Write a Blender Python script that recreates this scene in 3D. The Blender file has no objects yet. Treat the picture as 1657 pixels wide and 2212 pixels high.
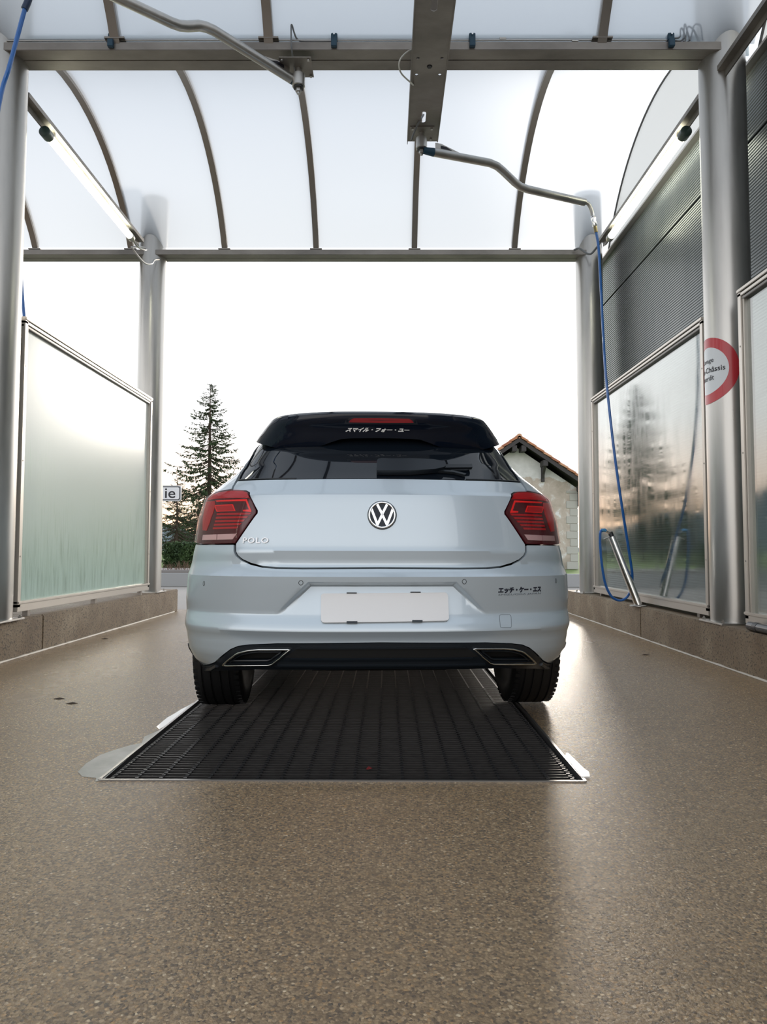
import bpy, bmesh, math, random
import numpy as np
from mathutils import Vector, Matrix
from mathutils.geometry import delaunay_2d_cdt

# ------------------------------------------------------------------ camera, world, light, exposure
SC = bpy.context.scene
COL = SC.collection
F, CXP, CYP = 1530.0, 828.5, 1106.0          # focal length and centre for the 1657x2212 frame
CAMZ = 0.77
PITCH, YAW, ROLL = math.atan(81 / F), 5.5 / F, math.radians(0.10)
cam = bpy.data.cameras.new('camera')
cam.sensor_fit = 'HORIZONTAL'; cam.sensor_width = 36; cam.lens = 36 * F / 1657
cam.clip_end = 2000; cam.clip_start = 0.05
camo = bpy.data.objects.new('camera', cam); COL.objects.link(camo)
RCAM = Matrix.Rotation(YAW, 3, 'Z') @ Matrix.Rotation(math.pi / 2 + PITCH, 3, 'X') @ Matrix.Rotation(ROLL, 3, 'Z')
camo.matrix_world = Matrix.Translation((0, 0, CAMZ)) @ RCAM.to_4x4()
SC.camera = camo

world = bpy.data.worlds.new('world'); SC.world = world
world.use_nodes = True
nt = world.node_tree; nt.nodes.clear()
def N(nt, typ, **kw):
    n = nt.nodes.new(typ)
    for k, v in kw.items(): setattr(n, k, v)
    return n
tc = N(nt, 'ShaderNodeTexCoord')
sep = N(nt, 'ShaderNodeSeparateXYZ'); nt.links.new(tc.outputs['Generated'], sep.inputs[0])
rmp = N(nt, 'ShaderNodeValToRGB'); nt.links.new(sep.outputs['Z'], rmp.inputs[0])
r = rmp.color_ramp
r.elements[0].position = 0.0; r.elements[0].color = (1.35, 1.22, 1.08, 1)
r.elements[1].position = 1.0; r.elements[1].color = (0.60, 0.69, 0.80, 1)
for p, c in ((0.10, (1.60, 1.56, 1.52, 1)), (0.26, (1.45, 1.46, 1.48, 1)), (0.37, (1.02, 1.04, 1.07, 1)), (0.50, (0.80, 0.85, 0.91, 1)), (0.66, (0.70, 0.77, 0.85, 1))):
    e = r.elements.new(p); e.color = c
# warm afterglow low on the left, beyond the spruce
dt = N(nt, 'ShaderNodeVectorMath', operation='DOT_PRODUCT')
nt.links.new(tc.outputs['Generated'], dt.inputs[0]); dt.inputs[1].default_value = Vector((-0.30, 0.95, 0.02)).normalized()
mr = N(nt, 'ShaderNodeMapRange'); nt.links.new(dt.outputs['Value'], mr.inputs[0])
mr.inputs[1].default_value = 0.86; mr.inputs[2].default_value = 1.0
hz = N(nt, 'ShaderNodeMapRange'); nt.links.new(sep.outputs['Z'], hz.inputs[0])
hz.inputs[1].default_value = 0.17; hz.inputs[2].default_value = 0.0
mm = N(nt, 'ShaderNodeMath', operation='MULTIPLY'); nt.links.new(mr.outputs[0], mm.inputs[0]); nt.links.new(hz.outputs[0], mm.inputs[1])
mx = N(nt, 'ShaderNodeMix', data_type='RGBA'); nt.links.new(mm.outputs[0], mx.inputs[0])
nt.links.new(rmp.outputs[0], mx.inputs[6]); mx.inputs[7].default_value = (1.7, 1.05, 0.62, 1)
bg = N(nt, 'ShaderNodeBackground'); bg.inputs[1].default_value = 1.12
nt.links.new(mx.outputs[2], bg.inputs[0])
wo = N(nt, 'ShaderNodeOutputWorld'); nt.links.new(bg.outputs[0], wo.inputs[0])

sun = bpy.data.lights.new('sun', 'SUN'); sun.energy = 1.05; sun.angle = math.radians(9); sun.color = (1.0, 0.90, 0.78)
suno = bpy.data.objects.new('sun', sun); COL.objects.link(suno)
suno.rotation_euler = Vector((-0.31, -1.0, -0.25)).normalized().to_track_quat('-Z', 'Y').to_euler()   # light travels toward the camera
SC.view_settings.view_transform = 'Standard'; SC.view_settings.look = 'None'
SC.view_settings.exposure = 0.25; SC.view_settings.gamma = 1.0; SC.view_settings.use_curve_mapping = False

# ------------------------------------------------------------------ helpers
def ray(u, v):
    return RCAM @ Vector(((u - CXP) / F, -(v - CYP) / F, -1.0))
def P(u, v, Y):
    """world point on the ray through a picture position, at real depth Y"""
    d = ray(u, v); k = Y / d.y
    return Vector((d.x * k, Y, CAMZ + d.z * k))

MAT = {}
def mat(name, col, rough=0.5, metal=0.0, coat=0.0, ior=1.5, emit=None, es=1.0, spec=None, trans=0.0):
    if name in MAT: return MAT[name]
    m = bpy.data.materials.new(name); m.use_nodes = True
    b = m.node_tree.nodes['Principled BSDF']
    b.inputs['Base Color'].default_value = (*col, 1); b.inputs['Roughness'].default_value = rough
    b.inputs['Metallic'].default_value = metal; b.inputs['Coat Weight'].default_value = coat
    b.inputs['Coat Roughness'].default_value = 0.03
    b.inputs['IOR'].default_value = ior
    if spec is not None: b.inputs['Specular IOR Level'].default_value = spec
    if trans: b.inputs['Transmission Weight'].default_value = trans
    if emit: b.inputs['Emission Color'].default_value = (*emit, 1); b.inputs['Emission Strength'].default_value = es
    MAT[name] = m
    return m
def nodes(m): return m.node_tree, m.node_tree.nodes['Principled BSDF']
def noise(nt, scale, detail=4, rough=0.6, vec=None, stretch=None, dist=0.0):
    t = N(nt, 'ShaderNodeTexCoord'); src = t.outputs['Object']
    if stretch:
        mp = N(nt, 'ShaderNodeMapping'); mp.inputs['Scale'].default_value = stretch
        nt.links.new(src, mp.inputs[0]); src = mp.outputs[0]
    n = N(nt, 'ShaderNodeTexNoise'); n.inputs['Scale'].default_value = scale; n.inputs['Detail'].default_value = detail
    n.inputs['Roughness'].default_value = rough; n.inputs['Distortion'].default_value = dist
    nt.links.new(src, n.inputs['Vector']); return n
def ramp(nt, src, stops):
    r = N(nt, 'ShaderNodeValToRGB'); nt.links.new(src, r.inputs[0])
    el = r.color_ramp.elements
    el[0].position = stops[0][0]; el[0].color = (*stops[0][1], 1)
    el[1].position = stops[-1][0]; el[1].color = (*stops[-1][1], 1)
    for p, c in stops[1:-1]:
        e = el.new(p); e.color = (*c, 1)
    return r
def mapr(nt, src, a, b, c, d):
    m = N(nt, 'ShaderNodeMapRange'); nt.links.new(src, m.inputs[0])
    for i, x in enumerate((a, b, c, d)): m.inputs[i + 1].default_value = x
    return m.outputs[0]
def bump(nt, b, src, strength, dist=0.01):
    bp = N(nt, 'ShaderNodeBump'); bp.inputs['Strength'].default_value = strength; bp.inputs['Distance'].default_value = dist
    nt.links.new(src, bp.inputs['Height']); nt.links.new(bp.outputs[0], b.inputs['Normal'])
def mixc(nt, fac, a, b, mode='MIX'):
    m = N(nt, 'ShaderNodeMix', data_type='RGBA', blend_type=mode)
    if isinstance(fac, float): m.inputs[0].default_value = fac
    else: nt.links.new(fac, m.inputs[0])
    for i, x in ((6, a), (7, b)):
        if isinstance(x, tuple): m.inputs[i].default_value = (*x, 1)
        else: nt.links.new(x, m.inputs[i])
    return m.outputs[2]

def finish(name, me, material, parent=None, smooth=35):
    o = bpy.data.objects.new(name, me); COL.objects.link(o)
    if material is not None and not me.materials: me.materials.append(material)
    if parent is not None: o.parent = parent
    if smooth:
        me.shade_smooth(); me.set_sharp_from_angle(angle=math.radians(smooth))
    return o
def tag(o, label=None, cat=None, group=None, kind=None):
    if label: o['label'] = label
    if cat: o['category'] = cat
    if group: o['group'] = group
    if kind: o['kind'] = kind
    return o
def empty(name, loc, rz=0.0, label=None, cat=None, group=None, kind=None):
    o = bpy.data.objects.new(name, None); COL.objects.link(o)
    o.location = loc; o.rotation_euler = (0, 0, rz); o.empty_display_size = 0.1
    return tag(o, label, cat, group, kind)

class G:
    """collects shapes and links them as ONE mesh object"""
    def __init__(s, org=(0, 0, 0)): s.v = []; s.f = []; s.org = Vector(org)
    def add(s, vs, fs):
        b = len(s.v); s.v += [Vector(p) - s.org for p in vs]; s.f += [tuple(i + b for i in f) for f in fs]; return s
    def box(s, x0, x1, y0, y1, z0, z1):
        return s.add([(x, y, z) for x in (x0, x1) for y in (y0, y1) for z in (z0, z1)],
                     [(0, 1, 3, 2), (4, 6, 7, 5), (0, 4, 5, 1), (2, 3, 7, 6), (0, 2, 6, 4), (1, 5, 7, 3)])
    def obox(s, c, size, rot):
        c = Vector(c); h = Vector(size) / 2
        vs = [c + rot @ Vector((x * h.x, y * h.y, z * h.z)) for x in (-1, 1) for y in (-1, 1) for z in (-1, 1)]
        return s.add(vs, [(0, 1, 3, 2), (4, 6, 7, 5), (0, 4, 5, 1), (2, 3, 7, 6), (0, 2, 6, 4), (1, 5, 7, 3)])
    def tube(s, pts, r, n=12, caps=True, closed=False):
        pts = [Vector(p) for p in pts]; m = len(pts); rs = r if isinstance(r, (list, tuple)) else [r] * m
        up = Vector((0.13, 0.21, 1)).normalized(); vs = []; prev = None
        for i, p in enumerate(pts):
            if closed: t = pts[(i + 1) % m] - pts[i - 1]
            else: t = pts[min(i + 1, m - 1)] - pts[max(i - 1, 0)]
            t.normalize()
            if prev is None:
                a = t.cross(up)
                if a.length < 0.1: a = t.cross(Vector((1, 0, 0)))
            else: a = prev - t * prev.dot(t)
            a.normalize(); prev = a; b = t.cross(a)
            for k in range(n):
                w = 2 * math.pi * k / n
                vs.append(p + (a * math.cos(w) + b * math.sin(w)) * rs[i])
        fs = []
        for i in range(m if closed else m - 1):
            j = (i + 1) % m
            for k in range(n):
                l = (k + 1) % n; fs.append((i * n + k, i * n + l, j * n + l, j * n + k))
        if caps and not closed:
            fs.append(tuple(range(n - 1, -1, -1))); fs.append(tuple((m - 1) * n + k for k in range(n)))
        return s.add(vs, fs)
    def prism(s, poly, ext):
        n = len(poly); ext = Vector(ext); a = [Vector(p) for p in poly]
        vs = a + [p + ext for p in a]
        fs = [tuple(range(n)), tuple(range(2 * n - 1, n - 1, -1))]
        fs += [(i, i + n, (i + 1) % n + n, (i + 1) % n) for i in range(n)]
        return s.add(vs, fs)
    def lathe(s, prof, c, axis='Z', n=32):
        c = Vector(c); vs = []
        for r_, h in prof:
            for k in range(n):
                w = 2 * math.pi * k / n
                if axis == 'Z': q = Vector((r_ * math.cos(w), r_ * math.sin(w), h))
                elif axis == 'X': q = Vector((h, r_ * math.cos(w), r_ * math.sin(w)))
                else: q = Vector((r_ * math.cos(w), h, r_ * math.sin(w)))
                vs.append(c + q)
        fs = []
        for i in range(len(prof) - 1):
            for k in range(n):
                l = (k + 1) % n; fs.append((i * n + k, i * n + l, (i + 1) * n + l, (i + 1) * n + k))
        fs.append(tuple(range(n - 1, -1, -1))); fs.append(tuple((len(prof) - 1) * n + k for k in range(n)))
        return s.add(vs, fs)
    def build(s, name, material, parent=None, smooth=35, bevel=0.0):
        me = bpy.data.meshes.new(name)
        me.from_pydata([tuple(p) for p in s.v], [], s.f)
        bm = bmesh.new(); bm.from_mesh(me)
        bmesh.ops.recalc_face_normals(bm, faces=bm.faces)
        if bevel: bmesh.ops.bevel(bm, geom=bm.edges, offset=bevel, segments=2, affect='EDGES', clamp_overlap=True)
        bm.to_mesh(me); bm.free()
        o = finish(name, me, material, parent, smooth)
        if s.org.length > 0: o.location = s.org
        return o
def smoothpath(pts, sub=6):
    """Catmull-Rom through points"""
    pts = [Vector(p) for p in pts]; q = [pts[0] * 2 - pts[1]] + pts + [pts[-1] * 2 - pts[-2]]; out = []
    for i in range(1, len(q) - 2):
        for k in range(sub):
            t = k / sub; a, b, c, d = q[i - 1:i + 3]
            out.append(0.5 * ((2 * b) + (c - a) * t + (2 * a - 5 * b + 4 * c - d) * t * t + (3 * b - a - 3 * c + d) * t ** 3))
    out.append(pts[-1]); return out
def text2d(body, size=1.0, bold=0.0, shear=0.0, align='LEFT', res=3, spacing=1.0):
    """flat lettering as (verts2d, faces)"""
    cu = bpy.data.curves.new('t', 'FONT'); cu.body = body; cu.size = size; cu.offset = bold; cu.shear = shear
    cu.align_x = align; cu.resolution_u = res; cu.fill_mode = 'FRONT'; cu.space_character = spacing
    o = bpy.data.objects.new('t', cu); COL.objects.link(o)
    dg = bpy.context.evaluated_depsgraph_get(); dg.update()
    me = bpy.data.meshes.new_from_object(o.evaluated_get(dg))
    bm = bmesh.new(); bm.from_mesh(me); bmesh.ops.triangulate(bm, faces=bm.faces); bm.verts.ensure_lookup_table()
    bmesh.ops.remove_doubles(bm, verts=bm.verts, dist=1e-5)
    bm.verts.index_update()
    v = [(p.co.x, p.co.y) for p in bm.verts]; f = [tuple(q.index for q in p.verts) for p in bm.faces]
    bm.free(); bpy.data.objects.remove(o); bpy.data.curves.remove(cu); bpy.data.meshes.remove(me)
    return v, f
def fit2d(v, x0, x1, y0, y1):
    a = min(p[0] for p in v); b = max(p[0] for p in v); c = min(p[1] for p in v); d = max(p[1] for p in v)
    return [(x0 + (p[0] - a) / (b - a) * (x1 - x0), y0 + (p[1] - c) / (d - c) * (y1 - y0)) for p in v]
def solidtext(name, pts3, faces, ext, material, parent=None):
    """lettering lifted to 3D points, given a small depth"""
    n = len(pts3); ext = [Vector(e) for e in ext] if isinstance(ext, list) else [Vector(ext)] * n
    vs = [Vector(p) for p in pts3] + [Vector(p) + e for p, e in zip(pts3, ext)]
    fs = [tuple(f) for f in faces] + [tuple(i + n for i in reversed(f)) for f in faces]
    cnt = {}
    for f in faces:
        for i in range(len(f)):
            e = (f[i], f[(i + 1) % len(f)]); cnt[e] = 1
    for (a, b) in list(cnt):
        if (b, a) not in cnt: fs.append((a, b, b + n, a + n))
    me = bpy.data.meshes.new(name); me.from_pydata([tuple(p) for p in vs], [], fs)
    return finish(name, me, material, parent, 30)

# ------------------------------------------------------------------ materials
steel = mat('brushed_steel', (0.46, 0.45, 0.43), 0.34, 0.92)
nt_, b_ = nodes(steel)
n1 = noise(nt_, 6, 4, 0.6, stretch=(1, 1, 0.12)); nt_.links.new(mapr(nt_, n1.outputs[0], 0.3, 0.7, 0.26, 0.42), b_.inputs['Roughness'])
nt_.links.new(ramp(nt_, n1.outputs[0], [(0.3, (0.40, 0.39, 0.37)), (0.7, (0.55, 0.54, 0.52))]).outputs[0], b_.inputs['Base Color'])
frame_m = mat('anodised_frame', (0.52, 0.49, 0.45), 0.38, 0.85)
beam_m = mat('galvanised_beam', (0.40, 0.38, 0.355), 0.48, 0.65)
nt_, b_ = nodes(beam_m)
n1 = noise(nt_, 3.5, 5, 0.6, stretch=(0.5, 1, 1)); nt_.links.new(ramp(nt_, n1.outputs[0], [(0.3, (0.20, 0.185, 0.17)), (0.7, (0.34, 0.315, 0.29))]).outputs[0], b_.inputs['Base Color'])
rib_m = mat('rib_aluminium', (0.30, 0.275, 0.25), 0.42, 0.7)
chrome = mat('chrome', (0.85, 0.85, 0.86), 0.08, 1.0)
darkplastic = mat('dark_plastic', (0.02, 0.022, 0.025), 0.4)
lampcap = mat('lamp_cap', (0.04, 0.07, 0.06), 0.35)
bluehose = mat('blue_hose', (0.008, 0.12, 0.43), 0.28, coat=0.5)
tealclip = mat('teal_clip', (0.010, 0.055, 0.10), 0.45)
cablegrey = mat('grey_cable', (0.16, 0.17, 0.18), 0.4)
whitecable = mat('white_cable', (0.60, 0.60, 0.56), 0.4)

def sheet(name, tint, p_trans, p_diff, rough, frost=0.0):
    """thin plastic or glass: part see-through, part scattering, part reflecting"""
    m = bpy.data.materials.new(name); m.use_nodes = True; nt = m.node_tree; nt.nodes.clear()
    out = N(nt, 'ShaderNodeOutputMaterial')
    if frost:
        tr = N(nt, 'ShaderNodeBsdfRefraction'); tr.inputs['IOR'].default_value = 1.12; tr.inputs['Roughness'].default_value = frost
        tr.inputs[0].default_value = (*tint, 1)
    else:
        tr = N(nt, 'ShaderNodeBsdfTransparent'); tr.inputs[0].default_value = (*tint, 1)
    tl = N(nt, 'ShaderNodeBsdfTranslucent'); tl.inputs[0].default_value = (*tint, 1)
    gg = N(nt, 'ShaderNodeBsdfGlossy'); gg.inputs['Roughness'].default_value = rough; gg.inputs[0].default_value = (1, 1, 1, 1)
    m1 = N(nt, 'ShaderNodeMixShader'); m1.inputs[0].default_value = p_diff
    nt.links.new(tr.outputs[0], m1.inputs[1]); nt.links.new(tl.outputs[0], m1.inputs[2])
    lw = N(nt, 'ShaderNodeLayerWeight'); lw.inputs[0].default_value = 0.5
    pw = N(nt, 'ShaderNodeMath', operation='POWER'); nt.links.new(lw.outputs['Facing'], pw.inputs[0]); pw.inputs[1].default_value = 5.0
    fr = N(nt, 'ShaderNodeMath', operation='MULTIPLY_ADD'); nt.links.new(pw.outputs[0], fr.inputs[0]); fr.inputs[1].default_value = 0.9; fr.inputs[2].default_value = 0.04
    m2 = N(nt, 'ShaderNodeMixShader'); nt.links.new(fr.outputs[0], m2.inputs[0])
    nt.links.new(m1.outputs[0], m2.inputs[1]); nt.links.new(gg.outputs[0], m2.inputs[2])
    nt.links.new(m2.outputs[0], out.inputs[0]); MAT[name] = m
    return m, nt, m1, tl, tr, gg, fr, pw
roof_m, *_ = sheet('roof_polycarbonate', (0.655, 0.675, 0.70), 0.6, 0.62, 0.25, 0.62)
gable_m, *_ = sheet('gable_polycarbonate', (0.86, 0.87, 0.87), 0.4, 0.75, 0.3)
gutter_m, *_ = sheet('gutter_polycarbonate', (0.72, 0.77, 0.80), 0.4, 0.6, 0.3)
wet_m, ntw, m1w, tlw, trw, ggw, frw, pww = sheet('misted_glass', (0.86, 0.92, 0.88), 0.3, 0.85, 0.22, 0.42)
# condensation: runs and droplets clear the mist a little, lower down
dr = noise(ntw, 70, 4, 0.6, stretch=(1, 1, 0.045), dist=0.15)
bl = noise(ntw, 1.3, 3, 0.5)
mu = N(ntw, 'ShaderNodeMath', operation='MULTIPLY'); ntw.links.new(mapr(ntw, dr.outputs[0], 0.50, 0.66, 0, 1), mu.inputs[0]); tzw = N(ntw, 'ShaderNodeTexCoord'); szw = N(ntw, 'ShaderNodeSeparateXYZ'); ntw.links.new(tzw.outputs['Object'], szw.inputs[0])
mzw = N(ntw, 'ShaderNodeMath', operation='MULTIPLY_ADD'); ntw.links.new(bl.outputs[0], mzw.inputs[0]); mzw.inputs[1].default_value = 1.6; ntw.links.new(mapr(ntw, szw.outputs['Z'], 0.1, 1.5, 0.35, -0.45), mzw.inputs[2])
ntw.links.new(mapr(ntw, mzw.outputs[0], 0.55, 1.0, 0, 1), mu.inputs[1])
ntw.links.new(mapr(ntw, mu.outputs[0], 0, 1, 0.62, 0.05), m1w.inputs[0])
cw_ = mixc(ntw, mu.outputs[0], mixc(ntw, mapr(ntw, szw.outputs['Z'], 0.2, 1.6, 0, 1), (0.72, 0.82, 0.76), (0.74, 0.77, 0.755)), (0.62, 0.72, 0.65)); ntw.links.new(cw_, tlw.inputs[0]); ntw.links.new(cw_, trw.inputs[0])
refl_m, ntr, m1r, tlr, trr, ggr, frr, pwr = sheet('clear_wet_glass', (0.74, 0.80, 0.77), 0.9, 0.16, 0.045)
frr.inputs[1].default_value = 0.9; frr.inputs[2].default_value = 0.09; pwr.inputs[1].default_value = 3.3
n1 = noise(ntr, 9, 4, 0.6, stretch=(1, 1, 0.25)); ntr.links.new(mapr(ntr, n1.outputs[0], 0.35, 0.7, 0.03, 0.13), ggr.inputs['Roughness'])
n2 = noise(ntr, 1.1, 3, 0.5); ntr.links.new(mapr(ntr, n2.outputs[0], 0.35, 0.65, 0.10, 0.26), m1r.inputs[0])

conc = mat('kerb_concrete', (0.24, 0.20, 0.15), 0.65)
nt_, b_ = nodes(conc)
n1 = noise(nt_, 2.2, 5, 0.65); n2 = noise(nt_, 70, 2, 0.5); n3 = noise(nt_, 14, 4, 0.6, stretch=(1, 1, .3))
c = ramp(nt_, n1.outputs[0], [(0.3, (0.19, 0.13, 0.080)), (0.55, (0.29, 0.22, 0.145)), (0.75, (0.42, 0.34, 0.24))]).outputs[0]
c = mixc(nt_, mapr(nt_, n2.outputs[0], 0.57, 0.64, 0, 0.85), c, (0.05, 0.04, 0.035))
c = mixc(nt_, mapr(nt_, n3.outputs[0], 0.35, 0.7, 0.0, 0.35), c, (0.15, 0.12, 0.09))
nt_.links.new(c, b_.inputs['Base Color']); bump(nt_, b_, n2.outputs[0], 0.35, 0.006)

floor_m = mat('wet_exposed_aggregate', (0.2, 0.17, 0.13), 0.3)
nt_, b_ = nodes(floor_m)
tcx = N(nt_, 'ShaderNodeTexCoord')
v1 = N(nt_, 'ShaderNodeTexVoronoi'); v1.inputs['Scale'].default_value = 165; nt_.links.new(tcx.outputs['Object'], v1.inputs['Vector'])
v2 = N(nt_, 'ShaderNodeTexVoronoi'); v2.inputs['Scale'].default_value = 95; nt_.links.new(tcx.outputs['Object'], v2.inputs['Vector'])
sx = N(nt_, 'ShaderNodeSeparateColor'); nt_.links.new(v1.outputs['Color'], sx.inputs[0])
sx2 = N(nt_, 'ShaderNodeSeparateColor'); nt_.links.new(v2.outputs['Color'], sx2.inputs[0])
stone = ramp(nt_, sx.outputs[0], [(0.0, (0.035, 0.033, 0.035)), (0.12, (0.075, 0.065, 0.055)), (0.35, (0.20, 0.155, 0.105)), (0.62, (0.29, 0.235, 0.165)), (0.86, (0.38, 0.31, 0.22)), (0.95, (0.40, 0.27, 0.14)), (1.0, (0.66, 0.62, 0.53))]).outputs[0]
big = ramp(nt_, sx2.outputs[0], [(0.0, (0.05, 0.055, 0.06)), (0.5, (0.20, 0.16, 0.11)), (0.9, (0.42, 0.36, 0.28)), (1.0, (0.55, 0.5, 0.42))]).outputs[0]
pick = N(nt_, 'ShaderNodeMath', operation='MULTIPLY'); nt_.links.new(mapr(nt_, sx2.outputs[1], 0.70, 0.72, 0, 1), pick.inputs[0]); nt_.links.new(mapr(nt_, v2.outputs['Distance'], 0.30, 0.42, 1, 0), pick.inputs[1])
stone = mixc(nt_, mapr(nt_, v1.outputs['Distance'], .42, .72, 0, .5), stone, (.15, .115, .08))
c = mixc(nt_, pick.outputs[0], stone, big)
n4 = noise(nt_, 180, 3, 0.6)
c = mixc(nt_, mapr(nt_, n4.outputs[0], 0.35, 0.65, 0.0, 0.5), c, (0.16, 0.12, 0.085))
lg = noise(nt_, 0.55, 4, 0.55); lg2 = noise(nt_, 2.3, 4, 0.6)
c = mixc(nt_, mapr(nt_, lg.outputs[0], 0.35, 0.70, 0.0, 0.22), c, (0.36, 0.31, 0.25))
c = mixc(nt_, mapr(nt_, lg2.outputs[0], 0.55, 0.75, 0.0, 0.35), c, (0.14, 0.105, 0.07))
# pale cement patch left of the pit frame
sp = N(nt_, 'ShaderNodeSeparateXYZ'); nt_.links.new(tcx.outputs['Object'], sp.inputs[0])
c = mixc(nt_, 1.0, c, (1.16, 0.98, 0.76), 'MULTIPLY')
nt_.links.new(c, b_.inputs['Base Color'])
wet = N(nt_, 'ShaderNodeMath', operation='MULTIPLY_ADD'); nt_.links.new(lg2.outputs[0], wet.inputs[0]); wet.inputs[1].default_value = 0.5; nt_.links.new(lg.outputs[0], wet.inputs[2])
nt_.links.new(mapr(nt_, wet.outputs[0], 0.5, 0.95, 0.12, 0.32), b_.inputs['Roughness'])
bsum = N(nt_, 'ShaderNodeMath', operation='MULTIPLY_ADD'); nt_.links.new(v1.outputs['Distance'], bsum.inputs[0]); bsum.inputs[1].default_value = -0.3; nt_.links.new(n4.outputs[0], bsum.inputs[2])
bump(nt_, b_, bsum.outputs[0], 0.60, 0.004)

wall_m = mat('ribbed_cladding', (0.16, 0.175, 0.18), 0.30, 0.55)
nt_, b_ = nodes(wall_m)
n1 = noise(nt_, 2.0, 4, 0.6, stretch=(1, 1, 0.25)); nt_.links.new(ramp(nt_, n1.outputs[0], [(0.3, (0.13, 0.15, 0.16)), (0.7, (0.22, 0.235, 0.24))]).outputs[0], b_.inputs['Base Color'])
# ------------------------------------------------------------------ the setting
XL, XR = -2.61, 2.23            # kerb faces
GX0, GX1, GY0, GY1 = -0.955, 0.665, 2.40, 6.60   # pit opening
HK = 0.27
YA, YB = 4.93, 8.27             # column rows
CL, CR = -2.76, 2.41            # column lines
g = G()
for x0, x1, y0, y1 in ((-9, GX0, -5, 9.1), (GX1, 2.75, -5, 9.1), (GX0, GX1, -5, GY0), (GX0, GX1, GY1, 9.1)):
    g.box(x0, x1, y0, y1, -0.40, 0)
floor = tag(g.build('floor', floor_m, smooth=0), 'wet exposed-aggregate concrete slab of the wash bay', kind='structure')
# grate pit, shallow and black
g = G(); g.box(GX0 - .02, GX1 + .02, GY0 - .02, GY1 + .02, -0.42, -0.36)
pit = tag(g.build('trim_1', mat('pit_black', (0.012, 0.012, 0.013), 0.5)), 'dark pit bottom under the steel grate', kind='structure')

road_m = mat('road_asphalt', (0.33, 0.31, 0.295), 0.75)
nt_, b_ = nodes(road_m); n1 = noise(nt_, 30, 4, 0.7); n2 = noise(nt_, 0.4, 4)
nt_.links.new(mixc(nt_, n2.outputs[0], ramp(nt_, n1.outputs[0], [(0.3, (0.24, 0.225, 0.21)), (0.7, (0.38, 0.36, 0.34))]).outputs[0], (0.42, 0.37, 0.33)), b_.inputs['Base Color'])
grass_m = mat('field_grass', (0.12, 0.20, 0.04), 0.85)
nt_, b_ = nodes(grass_m); n1 = noise(nt_, 0.35, 5, 0.7)
nt_.links.new(ramp(nt_, n1.outputs[0], [(0.3, (0.09, 0.16, 0.035)), (0.7, (0.19, 0.27, 0.07))]).outputs[0], b_.inputs['Base Color'])
g = G(); g.box(-60, 60, 9.1, 14.6, -0.3, -0.004); g.box(-60, 60, -60, -5, -0.3, -0.004); g.box(2.75, 60, -5, 9.1, -0.3, -0.004); g.box(-60, -9, -5, 9.1, -0.3, -0.004)
tag(g.build('road', road_m, smooth=0), 'pale grey asphalt of the forecourt beyond the wash bay', kind='structure')
g = G(); g.box(-600, 600, 14.6, 900, -0.3, -0.01); g.box(-600, -60, -60, 14.6, -0.3, -0.01)
tag(g.build('field', grass_m, smooth=0), 'flat green field running away beyond the low wall', kind='structure')

# kerbs: each one a row of cast segments with open joints
def kerb(name, x0, x1, joints, label):
    e = empty(name, (0.5 * (x0 + x1), joints[0], 0), label=label, kind='structure')
    for a, b in zip(joints[:-1], joints[1:]):
        gg = G(); gg.box(x0, x1, a + 0.003, b - 0.003, 0, HK)
        o = gg.build('kerb_segment', conc, e, smooth=0, bevel=0.008); o.location = -e.location
    return e
kerb('trim_2', XL - 0.42, XL, [-3.0, 0.6, 3.2, 5.42, 8.92], 'brown concrete kerb under the left glass wall')
kerb('trim_3', XR, XR + 0.52, [-3.0, 0.9, 3.6, 6.25, 8.92], 'brown concrete kerb under the right glass wall')
# mortar bead where kerb meets floor
for nm, x, s_ in (('trim_4', XL, 1), ('trim_5', XR, -1)):
    gg = G(); random.seed(5)
    pts = [(x + s_ * 0.006, y * 0.05, 0.002) for y in range(-40, 176)]
    gg.tube(pts, [0.006 + random.random() * 0.006 for _ in pts], 6)
    tag(gg.build(nm, mat('sealant_bead', (0.48, 0.43, 0.36), 0.5)), 'pale bead of sealant along the foot of the %s kerb' % ('left' if s_ == 1 else 'right'), kind='structure')

# building wall on the right: fine horizontal ribs, two courses with a dark seam
wl = empty('wall_right', (2.66, 3, 0), label='dark grey finely ribbed metal wall behind the right glass', kind='structure')
def ribbed(z0, z1, y0, y1):
    gg = G(); n = int((z1 - z0) / 0.024); vs = []; x = 2.66; p = (z1 - z0) / n
    for i in range(n):
        z = z0 + i * p
        vs += [(x, z), (x - 0.005, z + p * 0.25), (x - 0.005, z + p * 0.6), (x, z + p * 0.85)]
    vs.append((x, z1))
    m = len(vs)
    gg.add([(a, y0, b) for a, b in vs] + [(a, y1, b) for a, b in vs], [(i, i + 1, i + 1 + m, i + m) for i in range(m - 1)])
    gg.box(2.665, 2.72, y0, y1, z0, z1)
    o = gg.build('panel', wall_m, wl, smooth=0); o.location = -wl.location; return o
for y0, y1 in ((-2.0, 1.6), (1.61, 5.40), (5.41, 8.95)):
    ribbed(0.0, 3.75, y0, y1); ribbed(3.77, 4.27, y0, y1)
gg = G(); gg.box(2.68, 2.73, -2.0, 8.95, 3.70, 3.82); tag(gg.build('trim_8', mat('seam_black', (.01, .01, .01), .8), smooth=0), 'dark seam between the two courses of ribbed wall', kind='structure')
# grey flashing between wall and gable
gg = G(); gg.box(2.60, 2.72, -2.0, 8.95, 4.27, 4.29)
tag(gg.build('trim_6', frame_m, smooth=0), 'metal flashing capping the ribbed wall', kind='structure')

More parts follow.
